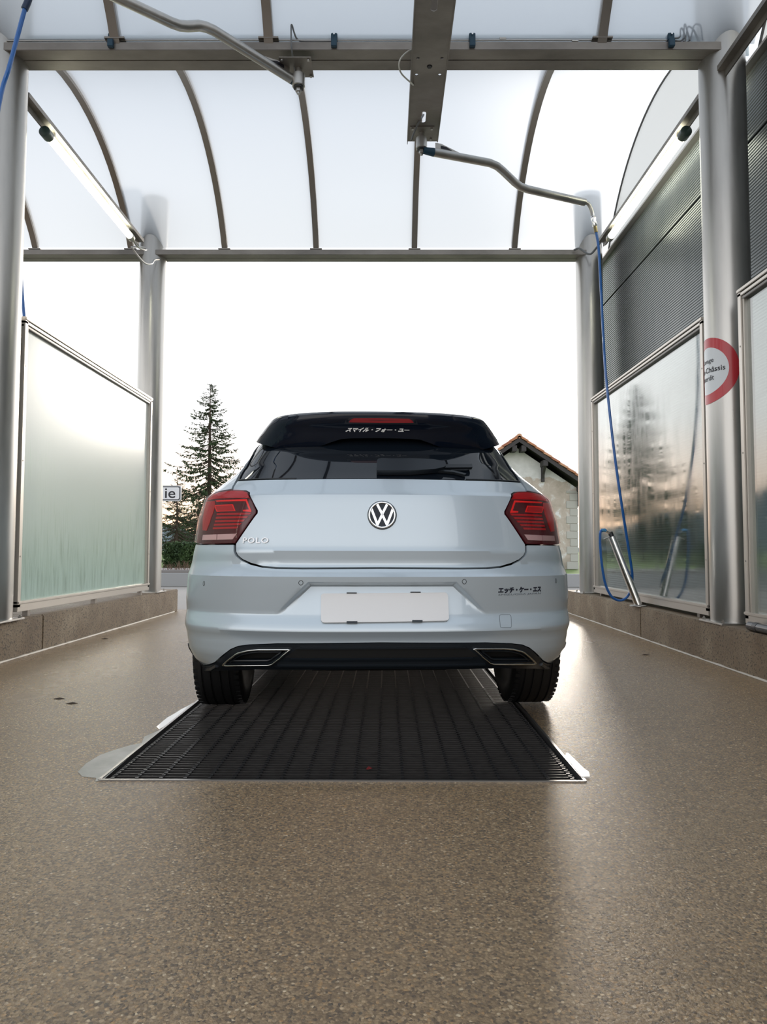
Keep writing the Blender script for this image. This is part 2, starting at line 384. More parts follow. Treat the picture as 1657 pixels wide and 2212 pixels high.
# columns
def column(x, y, label, sticker=False):
    c = empty('steel_column', (x, y, HK), label=label, cat='column', group=None)
    g1 = G(); g1.lathe([(0.155, 0.004), (0.155, 4.92 - HK)], (0, 0, 0), 'Z', 48); g1.build('shaft', steel, c)
    g2 = G(); g2.box(-0.18, 0.18, -0.19, 0.16, 0.0, 0.012); g2.build('base_plate', steel, c, 0, 0.003)
    for sx_, sy_ in ((-1, -1), (1, -1), (-1, 1), (1, 1)):
        g3 = G(); g3.lathe([(0.013, 0), (0.013, 0.01), (0.007, 0.011), (0.007, 0.022)], (sx_ * 0.158, sy_ * 0.14 - .015, 0.012), 'Z', 6)
        g3.build('bolt', frame_m, c, 30)
    return c
column(CL, YA, 'thick round steel column at the left edge, nearer of the left row')
column(CL - .02, YB, 'thick round steel column at the far end of the left glass wall')
cr = column(CR, YA, 'thick round steel column carrying the red ring sticker')
column(CR, YB, 'thick round steel column behind the hanging blue hose')
column(CL, 1.55, 'thick round steel column beside the camera on the left kerb')
column(CR, 1.55, 'thick round steel column beside the camera on the right kerb')

# round prohibition sticker wrapped around the near right column
RCOL = 0.1562
def wrap(a, z, r=RCOL):            # a = arc length from sticker centre, centre faces a0
    th = A0 + a / RCOL
    return Vector((CR + r * math.cos(th), YA + r * math.sin(th), z))
A0 = math.atan2(-YA, -CR) + math.radians(-60)
ZS = 2.02
def ringmesh(r0, r1, rad):
    n = 96; vs = []; fs = []
    for k in range(n):
        w = 2 * math.pi * k / n
        for q in range(7):
            rr = r0 + (r1 - r0) * q / 6
            vs.append(wrap(rr * math.cos(w), ZS + rr * math.sin(w), rad))
    for k in range(n):
        l = (k + 1) % n
        for q in range(6): fs.append((k * 7 + q, l * 7 + q, l * 7 + q + 1, k * 7 + q + 1))
    return vs, fs
st = empty('prohibition_sticker', wrap(0, ZS - 0.23), label='round white sticker with a thick red ring wrapped on the right column', cat='sticker')
for nm, r0, r1, rad, m in (('red_ring', 0.165, 0.232, RCOL + .0008, mat('sticker_red', (0.50, 0.018, 0.03), 0.35, coat=0.3)),
                           ('white_field', 0.001, 0.166, RCOL + .0004, mat('sticker_white', (0.68, 0.71, 0.74), 0.35, coat=0.3))):
    gg = G(st.location); gg.add(*ringmesh(r0, r1, rad)); o = gg.build(nm, m, st); o.location = (0, 0, 0)
blk = mat('print_black', (0.012, 0.012, 0.02), 0.5)
for i, (t, y, w_, h_, bd) in enumerate((('Lavage', .045, .125, .042, 0.01), ('Sous-Châssis', -.014, .285, .038, 0.014), ('interdit', -.07, .125, .036, 0.012))):
    v, f = text2d(t, 1, bold=bd, align='CENTER')
    v = fit2d(v, -w_ / 2, w_ / 2, y, y + h_)
    p3 = [wrap(a, ZS + b, RCOL + .0014) - st.location for a, b in v]
    solidtext('lettering', p3, f, [(wrap(a, ZS + b, RCOL + .0009) - st.location) - p for (a, b), p in zip(v, p3)], blk, st)

# cross beams (box section with a wide top flange)
def beam(y, x0, x1, label, z0=4.27):
    e = empty('cross_beam', (0.5 * (x0 + x1), y, z0), label=label, cat='beam')
    L = (x1 - x0) / 2
    g1 = G(); g1.box(-L, L, -0.14, -0.036, 0.0, 0.06); g1.build('front_profile', beam_m, e, 0, 0.003)
    g1 = G(); g1.box(-L, L, -0.033, 0.075, 0.0, 0.06); g1.build('back_profile', beam_m, e, 0, 0.003)
    g1 = G(); g1.box(-L, L, -0.03, 0.06, 0.06, 0.075); g1.build('top_strip', frame_m, e, 0, 0.002)
    return e
beam(YA, CL - 6, CL, 'grey steel cross beam continuing left into the next bay, near row')
nb = beam(YA, CL, CR, 'wide grey steel cross beam overhead carrying cables and spray arms')
beam(YB, CL - 6, CL, 'grey steel cross beam left of the far left column', 4.222)
beam(YB, CL, CR, 'grey steel cross beam spanning the far opening behind the car', 4.222)
beam(1.55, CL - 6, CR, 'grey steel cross beam above the camera')

# vaulted roof: ribs and translucent panes
ceil_ = empty('ceiling', (0, 6.6, 4.26), label='barrel-vaulted translucent roof on curved metal ribs', kind='structure')
RIBX = [-7.5, -6.35, -5.25, -4.15, -3.02, -1.91, -0.83, 0.33, 1.51, 2.62]
def arc(yc, n=20, dr=0.0):
    zc = 3.358; R = 1.862 + dr; h = 1.60; a0 = math.acos(h / R)
    return [(yc + R * math.cos(a), zc + R * math.sin(a)) for a in [a0 + (math.pi - 2 * a0) * i / n for i in range(n + 1)]]
for yc in (6.60, 3.22):
    out_, in_ = arc(yc, 20, 0.045), arc(yc, 20, -0.02)
    for x in RIBX[:-1]:
        gg = G(); n = 21; w = 0.032
        vs = [(x + s * w, p[0], p[1]) for s in (-1, 1) for ar in (in_, out_) for p in ar]
        fs = []
        for i in range(n - 1):
            a, b, c_, d = i, n + i, 2 * n + i, 3 * n + i
            fs += [(a, a + 1, b + 1, b), (c_, d, d + 1, c_ + 1), (a, c_, c_ + 1, a + 1), (b, b + 1, d + 1, d)]
        fs += [(0, n, 3 * n, 2 * n), (n - 1, 3 * n - 1, 4 * n - 1, 2 * n - 1)]
        gg.add(vs, fs); o = gg.build('rib', rib_m, ceil_, 40); o.location = -ceil_.location
        gg = G()
        for yy, zz in ((in_[0][0], 4.296 if yc > 5 else 4.344), (in_[-1][0], 4.344)): gg.box(x - .07, x + .07, yy - .05, yy + .05, zz, zz + .012)
        o = gg.build('rib_foot', rib_m, ceil_, 0); o.location = -ceil_.location
    mid = arc(yc, 28, 0.012)
    for a, b in zip(RIBX[:-1], RIBX[1:]):
        gg = G(); m = len(mid)
        gg.add([(x, p[0], p[1]) for x in (a + .03, b - .03) for p in mid], [(i, i + 1, i + 1 + m, i + m) for i in range(m - 1)])
        o = gg.build('roof_pane', roof_m, ceil_, 60); o.location = -ceil_.location
    # end gable on the building side
    gg = G(); pts = [(2.635, p[0], p[1]) for p in arc(yc, 28, 0.0)] + [(2.635, yc - 1.62, 4.28), (2.635, yc + 1.62, 4.28)]
    gg.prism([pts[-1]] + pts[:29] + [pts[-2]], (0.012, 0, 0)); o = gg.build('gable_panel', gable_m, ceil_, 0); o.location = -ceil_.location
    # dark seal where the gable meets the vault
    gg = G(); gg.tube([(2.625, p[0], p[1]) for p in arc(yc, 28, 0.0)], 0.010, 6); o = gg.build('gable_seal', mat('seal_grey', (.10, .10, .10), .6), ceil_); o.location = -ceil_.location
# gutter strips over the beams
for i, (y, n_) in enumerate(((YA, 7), )):
    gg = G(); gg.box(CL - 6, 2.62, y + 0.02, y + 0.03, 4.345, 4.50)
    tag(gg.build('trim_%d' % n_, gutter_m, smooth=0), 'translucent gutter strip above the near cross beam', kind='structure')

# wall rails carrying the lamps (along both sides, under the roof)
for nm, x, lab in (('wall_rail', 2.34, 'thin metal rail above the right tube lamp'), ('wall_rail', -2.68, 'thin metal rail above the left tube lamp')):
    gg = G((x, 4.95, 4.12)); gg.box(x - .03, x + .03, YA + .14, 7.56, 4.115, 4.15); gg.box(x + (.02 if x > 0 else -.03), x + (.03 if x > 0 else -.02), YA + .14, 7.56, 4.07, 4.115)
    tag(gg.build(nm, beam_m, smooth=0), lab, 'rail')
gg = G((2.34, 3, 4.12)); gg.box(2.31, 2.37, 1.70, YA - .14, 4.115, 4.15); gg.box(2.36, 2.37, 1.70, YA - .14, 4.07, 4.115)
tag(gg.build('wall_rail', beam_m, smooth=0), 'thin metal rail at the top right corner, in front of the near right column', 'rail')

# tube lamps
glow = mat('tube_glow', (1, 1, 1), 0.4, emit=(1.0, 1.0, 0.78), es=11.0)
def lamp(x, lab, y0=5.37, y1=7.30):
    z = 4.035
    e = empty('tube_lamp', (x, (y0 + y1) / 2, z), label=lab, cat='lamp')
    h = (y1 - y0) / 2
    gg = G(); gg.tube([(0, -h + .07, 0), (0, h - .09, 0)], 0.033, 20); gg.build('tube', glow, e)
    gg = G(); gg.lathe([(0.036, -h - .005), (0.044, -h), (0.044, -h + .07), (0.037, -h + .085)], (0, 0, 0), 'Y', 20); gg.build('end_cap', lampcap, e)
    gg = G(); gg.lathe([(0.036, h - .09), (0.038, h - .085), (0.038, h - .02), (0.03, h)], (0, 0, 0), 'Y', 20); gg.build('end_cap', steel, e)
    for q in (-h + .16, h - .13):
        gg = G(); gg.tube([(0, q, 0.030), (0, q, 0.082)], 0.010, 8); gg.build('bracket', frame_m, e)
    return e
lamp(-2.68, 'glowing tube lamp on the left rail')
lamp(2.34, 'glowing tube lamp on the right rail in front of the ribbed wall')
def cable(name, pts, r, m, lab, cat='cable', sub=6):
    gg = G(pts[0]); gg.tube(smoothpath(pts, sub), r, 8); return tag(gg.build(name, m), lab, cat)
cable('lamp_cable', [(-2.68, 7.315, 4.035), (-2.66, 7.42, 4.00), (-2.64, 7.58, 4.04), (-2.66, 7.66, 4.09), (-2.70, 7.6, 4.08), (-2.71, 7.42, 4.00), (-2.70, 7.36, 3.96), (-2.66, 7.6, 3.91), (-2.63, 7.76, 3.96), (-2.64, 7.88, 4.05), (-2.66, 8.1, 4.15)], 0.010, steel, 'curled metal conduit at the far end of the left tube lamp')
cable('lamp_cable', [P(1240, 540, 8.10), P(1252, 537, 8.05), P(1267, 547, 7.98), P(1277, 548, 7.95), P(1288, 536, 7.9), P(1300, 521, 7.75), P(1307, 528, 7.5), (2.34, 7.32, 4.035)], 0.012, cablegrey, 'grey lamp cable sagging across the far right column')

# side glass walls in frames
def glasswall(name, x, y0, y1, z0, z1, gm, lab, n_, outer):
    e = empty(name, (x, (y0 + y1) / 2, z0), label=lab, kind='structure')
    h = (y1 - y0) / 2; H = z1 - z0; w = 0.045
    def pc(nm, *a, m=frame_m, bv=0.003):
        q = G(); q.box(*a); return q.build(nm, m, e, 0, bv)
    pc('bottom_rail', -.035, .035, -h, h, 0, .055); pc('bottom_bead', -.045, .045, -h, h, 0.057, 0.075)
    pc('top_rail', -.035, .035, -h, h, H - .05, H - .028); pc('top_bead', -.028, .028, -h, h, H - .075, H - .055, m=mat('frame_shadow_gap', (.16, .15, .14), .4, .5)); pc('top_cap', -.042, .042, -h, h, H - .022, H)
    for s in (-1, 1):
        y = s * (h - .022)
        pc('post', -.035, .035, y - .022, y + .022, 0.03, H - .022)
        y = s * (h - .055)
        pc('bead', -.026, .026, y - .010, y + .010, 0.06, H - .05)
        for zz in (0.4, 1.1, 1.8):
            q = G(); q.lathe([(0.006, -.037), (0.006, .037)], (0, s * (h - .022), zz), 'X', 8); q.build('rivet', rib_m, e)
    q = G(); q.box(-.004, .004, -h + .06, h - .06, .07, H - .055); q.build('glass', gm, e, 0)
    for fy in (-h + .2, 0, h - .2): pc('foot', -.02, .02, fy - .02, fy + .02, HK - z0, .001, m=rib_m, bv=0)
    return e
glasswall('wall_left', -2.69, 5.12, 7.96, 0.315, 2.48, wet_m, 'framed misted glass screen on the left kerb', 1, -1)
glasswall('window_1', 2.35, 5.12, 7.93, 0.300, 2.48, refl_m, 'framed glass screen on the right kerb reflecting the spruce', 2, 1)
glasswall('window_2', 2.35, 1.75, 4.60, 0.300, 2.48, refl_m, 'framed glass screen at the right edge beside the camera', 3, 1)
glasswall('window_3', -2.69, 1.75, 4.70, 0.315, 2.48, wet_m, 'framed misted glass screen beside the camera on the left', 4, -1)
# ------------------------------------------------------------------ overhead gear
def GP(u, v, z=0.0):
    d = ray(u, v); k = (z - CAMZ) / d.z
    return Vector((d.x * k, d.y * k, z))
def inpoly(px, py, poly):
    n = len(poly); r_ = np.zeros(len(px), bool); j = n - 1
    for i in range(n):
        xi, yi = poly[i]; xj, yj = poly[j]
        if yi != yj:
            c_ = ((yi > py) != (yj > py)) & (px < (xj - xi) * (py - yi) / (yj - yi) + xi); r_ ^= c_
        j = i
    return r_
def plate(name, outer, holes, z0, z1, material, parent, org=(0, 0, 0)):
    pts = []; edges = []
    for loop in [outer] + holes:
        b = len(pts); n = len(loop); pts += [Vector(p) for p in loop]; edges += [(b + i, b + (i + 1) % n) for i in range(n)]
    v, e, f, *_ = delaunay_2d_cdt(pts, edges, [], 0, 1e-6)
    cx = np.array([sum(v[i].x for i in t) / 3 for t in f]); cy = np.array([sum(v[i].y for i in t) / 3 for t in f])
    ok = inpoly(cx, cy, outer)
    for h in holes: ok &= ~inpoly(cx, cy, h)
    f = [tuple(t) for t, k in zip(f, ok) if k]
    o_ = Vector(org)
    return solidtext(name, [Vector((p.x, p.y, z0)) - o_ for p in v], f, (0, 0, z1 - z0), material, parent)
def circ(x, y, r_, n=16): return [(x + r_ * math.cos(2 * math.pi * i / n), y + r_ * math.sin(2 * math.pi * i / n)) for i in range(n)]
def slot(x, y0, y1, r_, n=8):
    return [(x + r_ * math.cos(math.pi * i / n), y1 + r_ * math.sin(math.pi * i / n)) for i in range(n + 1)] + \
           [(x - r_ * math.cos(math.pi * i / n), y0 - r_ * math.sin(math.pi * i / n)) for i in range(n + 1)]

ZC = 4.20
def sl4(u0, v0, v1, r_):
    a, b = GP(u0, v0, ZC), GP(u0, v1, ZC); return slot(a.x, b.y + 0 if b.y < a.y else a.y, a.y if b.y < a.y else b.y, r_)
ce0, ce1 = GP(881, 303, ZC), GP(944, 305, ZC)
ch = empty('ceiling_channel', (0.295, 4.93, ZC), label='long flat steel channel with slots hanging below the near cross beam', cat='channel')
ox = ch.location
plate('web', [(ce0.x, 1.6), (ce1.x, 1.6), (ce1.x, ce1.y), (ce0.x, ce1.y)],
      [sl4(915.5, 244, 262, 0.019), sl4(940, -12, 19, 0.020), slot(0.298, 2.4, 2.6, 0.02)] +
      [circ(GP(u, v, ZC).x, GP(u, v, ZC).y, 0.0115) for u, v in ((903, 125), (955, 125), (900, 161), (950, 161))] + [circ(GP(928, 143, ZC).x, GP(928, 143, ZC).y, 0.02)],
      ZC - .002, ZC + .003, beam_m, ch, ox)
for s, x0, x1 in ((-1, ce0.x - .005, ce0.x), (1, ce1.x, ce1.x + .008)):
    q = G(); q.box(x0, x1, 1.6, ce1.y + (.03 if s < 0 else 0), ZC - .01, ZC + .065); o = q.build('side_flange', beam_m, ch, 0); o.location = -ox
q = G(); q.lathe([(0.017, 0), (0.017, .024), (.008, .025)], (GP(928, 143, ZC).x, GP(928, 143, ZC).y, ZC - .008), 'Z', 6); o = q.build('bolt', darkplastic, ch, 30); o.location = -ox

def swivel(x, y, ztop, label, plate_box, m=steel):
    e = empty('spray_arm', (x, y, ztop), label=label, cat='spray arm')
    q = G(); q.box(*plate_box, 0.0, 0.006); o = q.build('mount_plate', beam_m, e, 0, .001); o.location.z = -0.006
    for a in (plate_box[0] + .02, plate_box[1] - .02):
        for b in (plate_box[2] + .02, plate_box[3] - .02):
            q = G(); q.lathe([(0.010, -.018), (0.010, -.007), (.004, -.006)], (a, b, 0), 'Z', 6); q.build('bolt', steel, e, 30)
    q = G(); q.lathe([(0.024, -.006), (0.024, -.045)], (0, 0, 0), 'Z', 20); q.build('neck', steel, e)
    q = G(); q.lathe([(0.040, -.045), (0.046, -.05), (0.046, -.135), (0.040, -.14)], (0, 0, 0), 'Z', 24); q.build('hub', steel, e)
    q = G(); q.lathe([(0.036, -.141), (0.036, -.15)], (0, 0, 0), 'Z', 20); q.build('seal_ring', darkplastic, e)
    q = G(); q.lathe([(0.022, -.15), (0.022, -.175), (.013, -.176), (.013, -.19)], (0, 0, 0), 'Z', 6); q.build('nut', steel, e, 30)
    return e
def armpath(e, pts, r_):
    pts = [p - e.location for p in pts]
    q = G(); q.tube(pts, r_, 20); q.build('pipe', steel, e, 50)
    d = (pts[1] - pts[0]).normalized()
    q = G(); q.tube([pts[0] - d * .085, pts[0] + d * .004], [r_ * .8, r_ * 1.02], 20); q.build('pipe_end', tealclip, e)
    # triangular gusset with its label
    side = Vector((0, 0, 1)); a = pts[0] + d * .02
    tri = [a + side * r_ * .8, a + side * (r_ + .05), a + d * .05 + side * (r_ + .05), a + d * .24 + side * r_ * .9]
    nrm = d.cross(side).normalized() * .004
    q = G(); q.prism([p - nrm for p in tri], nrm * 2); q.build('gusset', frame_m, e, 0)
    for sg in (-1, 1):
        lab = [a + d * .045 + side * (r_ + .008), a + d * .045 + side * (r_ + .034), a + d * .10 + side * (r_ + .030), a + d * .15 + side * (r_ + .006)]
        q = G(); q.prism([p + nrm * sg * 1.05 for p in lab], nrm * sg * .2); q.build('label_plate', blk, e, 0)
e1 = swivel(P(645, 178, 4.88).x, 4.88, 4.20, 'bent steel spray arm pivoting under the beam at upper left', (-.125, .10, -.12, .09))
armpath(e1, [P(630, 171, 4.880), P(462, 66, 4.519), P(445, 58.5, 4.493), P(430, 55.5, 4.472), P(405, 57, 4.436), P(388, 55.5, 4.405), P(370, 49, 4.374), P(255, -5, 4.177), P(110, -75, 3.960)], 0.033)
e2 = swivel(GP(910, 292, ZC).x, 5.66, ZC - .002, 'bent steel spray arm at the far end of the channel, reaching right', (-.095, .10, -.09, .095))
armpath(e2, [P(936, 329, 5.672), P(1058, 352, 5.846), P(1074, 359, 5.877), P(1086, 369, 5.897), P(1112, 394, 5.958), P(1124, 403, 5.984), P(1140, 409, 6.009), P(1263, 437, 6.214)], 0.033)
q = G(); q.tube([p - e2.location for p in smoothpath([P(1258, 436, 6.209), P(1270, 440, 6.224), P(1277, 452, 6.234), P(1281, 470, 6.234)], 5)], 0.017, 12); q.build('elbow', steel, e2)
q = G(); pp = [P(1280.5, 467, 6.234), P(1282, 473, 6.234), P(1283, 478, 6.234), P(1284.5, 486, 6.234), P(1285.5, 489, 6.234)]
q.tube([p - e2.location for p in pp], [.019, .022, .017, .022, .017], 10); q.build('coupling', chrome, e2)
q = G(); q.tube([p - e2.location for p in [P(1285.5, 489, 6.234), P(1288, 502, 6.234)]], .016, 10); q.build('ferrule', mat('brass_dark', (.22, .18, .09), .4, .9), e2)

hp = [P(1288, 502, 6.234), P(1293, 535, 6.23), P(1297, 600, 6.22), P(1302, 700, 6.21), P(1308, 800, 6.19), P(1318, 900, 6.18), P(1330, 1000, 6.19), P(1343, 1090, 6.22), P(1354, 1160, 6.28), P(1364, 1225, 6.34),
      P(1366, 1248, 6.38), P(1363, 1272, 6.42), P(1356, 1288, 6.44), P(1345, 1296, 6.45), P(1333, 1296, 6.45), P(1320, 1287, 6.45), P(1308, 1262, 6.45), P(1301, 1225, 6.45), P(1297, 1185, 6.45), P(1296.5, 1155, 6.45), P(1299, 1146, 6.45), P(1306, 1145, 6.45)]
hz_ = empty('blue_hose', hp[0], label='blue pressure hose hanging from the right spray arm to the steel holder', cat='hose')
q = G(); q.tube([p - hz_.location for p in smoothpath(hp, 8)], 0.0115, 10); q.build('hose_line', bluehose, hz_)
q = G(); q.tube([p - hz_.location for p in (P(1299.5, 1146, 6.45), P(1306, 1145, 6.45), P(1309, 1147, 6.45))], 0.016, 12); q.build('ferrule', mat('blue_metal', (.10, .35, .65), .25, .6), hz_)
q = G(); q.tube([p - hz_.location for p in (P(1308, 1146.5, 6.45), P(1319, 1153, 6.45))], 0.011, 10); q.build('lance', chrome, hz_)
# slanted holder tube on the kerb
hb, ht = Vector((2.245, 6.34, HK)), P(1322, 1160, 6.45)
ho = empty('lance_holder', hb, label='slanted polished steel lance holder standing on the right kerb', cat='holder')
d = (ht - hb)
q = G(); q.tube([Vector((0, 0, 0.012)), d], 0.034, 24); q.build('tube', mat('polished_steel', (.66, .65, .62), .2, 1.0), ho, 50)
q = G(); q.lathe([(0.075, 0), (0.075, .008), (.07, .010)], (0, 0, 0), 'Z', 24); q.build('foot_plate', steel, ho)
u_ = d.normalized(); q = G(); q.tube([d - u_ * .01, d + u_ * .045], 0.022, 12); q.build('collar', darkplastic, ho)
q = G(); q.tube([d + Vector((-.075, 0, -.02)), d + Vector((-.02, 0, .0))], 0.006, 8); q.build('hook', steel, ho)
q = G(); q.tube([d + Vector((.02, 0, -.005)), d + Vector((.045, 0, -.015))], 0.006, 8); q.build('hook', steel, ho)

# left hose running out of the frame, down to its own holder
q0 = P(110, -75, 3.960)
hp = [q0, P(84, -72, 3.95), P(68, -40, 3.95), P(63, -8, 3.95), P(55, 15, 3.95), P(40, 70, 3.95), P(20, 145, 3.94), P(-2, 225, 3.93), P(-40, 480, 3.8), P(-90, 900, 3.85), Vector((-2.56, 3.9, 0.62)), Vector((-2.58, 3.98, 0.36)), Vector((-2.62, 4.12, 0.30)), Vector((-2.62, 4.3, 0.40)), Vector((-2.58, 4.38, 0.7)), Vector((-2.54, 4.36, 0.90))]
h2 = empty('blue_hose', hp[0], label='blue pressure hose swinging out of the picture at the upper left corner', cat='hose')
q = G(); q.tube([p - h2.location for p in smoothpath(hp, 8)], 0.0125, 10); q.build('hose_line', bluehose, h2)
q = G(); q.tube([p - h2.location for p in smoothpath([P(68, -30, 3.95), P(62, -2, 3.95), P(53, 20, 3.95)], 4)], 0.019, 12); q.build('ferrule', mat('navy_rubber', (.01, .03, .08), .4), h2)
hb2 = Vector((-2.72, 4.42, HK)); lo = empty('lance_holder', hb2, label='slanted steel lance holder on the left kerb beside the camera', cat='holder')
q = G(); q.tube([Vector((0, 0, .01)), Vector((.18, -.06, .62))], 0.034, 20); q.build('tube', MAT['polished_steel'], lo, 50)
q = G(); q.lathe([(0.075, 0), (0.075, .008)], (0, 0, 0), 'Z', 24); q.build('foot_plate', steel, lo)
# hose of the neighbouring bay
hp = [P(-40, 250, 6.0), P(20, 258, 6.0), P(34, 290, 6.0), P(38, 430, 6.0), P(43.5, 560, 6.0), P(48.5, 640, 6.0), P(55, 730, 6.0), P(66, 950, 6.02), P(70, 1180, 6.05), P(60, 1290, 6.10), P(40, 1250, 6.15)]
h3 = empty('blue_hose', hp[0], label='blue hose of the next bay showing above the left glass screen', cat='hose')
q = G(); q.tube([p - h3.location for p in smoothpath(hp, 8)], 0.013, 8); q.build('hose_line', bluehose, h3)
q = G(); q.tube([P(-260, 210, 6.0) - h3.location, P(-40, 250, 6.0) - h3.location], 0.03, 12); q.build('arm_pipe', steel, h3)

# cables on the beam, held by teal clips
for k, (dy, dz) in enumerate(((0.0, 0.0), (0.012, 0.018))):
    z = 4.345 + dz; y = 4.80 + dy
    cable('beam_conduit', [(-2.68, y, z), (-1.2, y, z + .003), (0.2, y, z), (1.1, y, z + .002), (2.0 - k * .05, y, z)], 0.0055, steel, ('lower' if k == 0 else 'upper') + ' thin conduit running along the near cross beam', sub=3)
for u, w_ in ((241, 'by the left roof rib'), (722, 'right of the left spray arm'), (1020, 'right of the steel channel'), (1449, 'at the right end of the beam by the cable loops')):
    c_ = P(u, 91, 4.79); e = empty('cable_clip', (c_.x, 4.80, 4.335), label='small teal cable clip ' + w_, cat='clip')
    q = G(); q.box(-.022, .022, -.025, .035, .0, .050); q.build('clip_body', tealclip, e, 0, .004)
    q = G(); q.box(-.020, .020, -.040, -.012, -.055, .0); q.build('clip_leg', tealclip, e, 0, .003)
    q = G(); q.lathe([(0.006, -.036), (0.006, -.030)], (0, 0, .035), 'Y', 8); q.build('screw', chrome, e)
for u, v in ((1086, 84), (1242, 89)):
    c_ = P(u, v, 4.80); cable('conduit_coupling', [c_ - Vector((.022, 0, 0)), c_, c_ + Vector((.022, 0, 0))], 0.011, steel, 'small coupling on the beam conduit, %s one' % ('left' if u < 1100 else 'right'), 'coupling', 2)
cable('swivel_cable', [P(638, 160, 4.87), P(634, 133, 4.84), P(630, 105, 4.74), P(629, 60, 4.76), P(631, 55, 4.76), P(636, 72, 4.78), P(642, 84, 4.80), P(656, 89, 4.80), P(720, 89, 4.80)], 0.006, cablegrey, 'thin looped cable rising above the left spray arm pivot')
for i, pl in enumerate(([(1452, 83), (1468, 80), (1471, 62), (1476, 65), (1481, 86), (1476, 90)], [(1452, 87), (1474, 86), (1480, 52), (1486, 70), (1490, 88)], [(1452, 90), (1480, 93), (1492, 82), (1500, 56), (1508, 52), (1515, 58), (1518, 86)], [(1474, 87), (1483, 78), (1487, 58), (1498, 63), (1505, 78), (1508, 86)])):
    cable('loose_cable', [P(u, v, 4.80 + .008 * i) for u, v in pl], 0.0055, cablegrey, ['small first loop', 'tall narrow second loop', 'widest loop at the far right', 'low crossing loop'][i] + ' of loose cable at the right beam end')
cable('white_cable', [P(893, 106, 4.78), P(880, 112, 4.74), P(866, 126, 4.72), P(862, 142, 4.74), P(868, 160, 4.80), P(889, 180, 4.9), GP(893, 184, 4.21)], 0.0055, whitecable, 'thin white cable bowing out left of the steel channel')
cable('white_cable', [P(915, 248, 5.55), P(909, 258, 5.50), P(903, 268, 5.52), P(893, 290, 5.58), P(889, 303, 5.62)], 0.0075, cablegrey, 'short grey cable coming down through the channel slot')
# black pipe lying on the kerb bottom right
bp = empty('black_pipe', (2.262, 4.40, .300), label='black plastic pipe end lying on the right kerb beside the column', cat='pipe')
q = G(); q.lathe([(0.024, .04), (0.029, .035), (0.029, -.8)], (0, 0, 0), 'Y', 20); q.build('pipe', mat('gloss_black', (.012, .014, .018), .15), bp)
q = G(); q.lathe([(0.0305, -.03), (0.0305, -.075)], (0, 0, 0), 'Y', 20); q.build('collar', darkplastic, bp)
wp = empty('white_box', (2.52, 4.0, 0.27), label='plain pale box added behind the glass at the right edge', cat='cabinet')  # plain box added behind the glass for an unidentified pale shape
q = G(); q.box(-.08, .08, -.3, .55, 0, .70); q.build('body', mat('box_white', (.52, .53, .50), .4), wp, 0, .004)
q = G(); q.box(-.085, .085, -.305, .555, .70, .715); q.build('lid', frame_m, wp, 0)

# ------------------------------------------------------------------ the pit grate
gr = empty('drain_grate', ((GX0 + GX1) / 2, GY0, 0), label='large black steel grate over the wash pit under the car', cat='grate')
go = gr.location
gsteel = mat('grate_steel', (0.080, 0.074, 0.071), 0.42, 0.75)
nt_, b_ = nodes(gsteel); n1 = noise(nt_, 40, 3, .6); nt_.links.new(mapr(nt_, n1.outputs[0], .3, .7, .36, .5), b_.inputs['Roughness'])
q = G(); y = GY0 + .03
while y < GY1 - .02:
    q.box(GX0 + .022, GX1 - .022, y, y + .0045, -.034, -.004); y += .0285
o = tag(q.build('bearing_bars', gsteel, gr, 0), kind='stuff'); o.location = -go
me_rod = None
for k in range(20):
    x = -.924 + .0818 * k
    if x > GX1 - .015: break
    if me_rod is None:
        q = G(); q.box(-.0035, .0035, GY0 + .022, GY1 - .022, -.012, -.0045)
        yy = GY0 + .03
        while yy < GY0 + 1.6:
            q.box(-.006, .006, yy + .004, yy + .012, -.010, -.002); yy += .0285
        o = q.build('cross_rod', mat('rod_steel', (.025, .025, .027), .4, .6), gr, 0); me_rod = o.data
    else:
        o = bpy.data.objects.new('cross_rod', me_rod); COL.objects.link(o); o.parent = gr
    o.location = (x - go.x, -go.y, 0)
fm = mat('pit_frame', (0.28, 0.27, 0.26), 0.30, 0.8)
for nm, a in (('frame_side', (GX0 - .004, GX0 + .006, GY0, GY1, -.06, .004)), ('frame_side', (GX1 - .006, GX1 + .004, GY0, GY1, -.06, .004)), ('frame_end', (GX0, GX1, GY0 - .004, GY0 + .006, -.06, .004)), ('frame_end', (GX0, GX1, GY1 - .006, GY1 + .004, -.06, .004))):
    q = G(); q.box(*a); o = q.build(nm, fm, gr, 0); o.location = -go
q = G(); q.box(GX0 + .006, GX1 - .006, GY0 + .006, GY0 + .022, -.05, -.006); o = q.build('inner_ledge', mat('ledge_black', (.015, .015, .016), .4), gr, 0); o.location = -go
q = G(); q.box(GX0 + .006, GX0 + .022, GY0, GY1, -.05, -.02); q.box(GX1 - .022, GX1 - .006, GY0, GY1, -.05, -.02); o = q.build('side_ledge', MAT['ledge_black'], gr, 0); o.location = -go

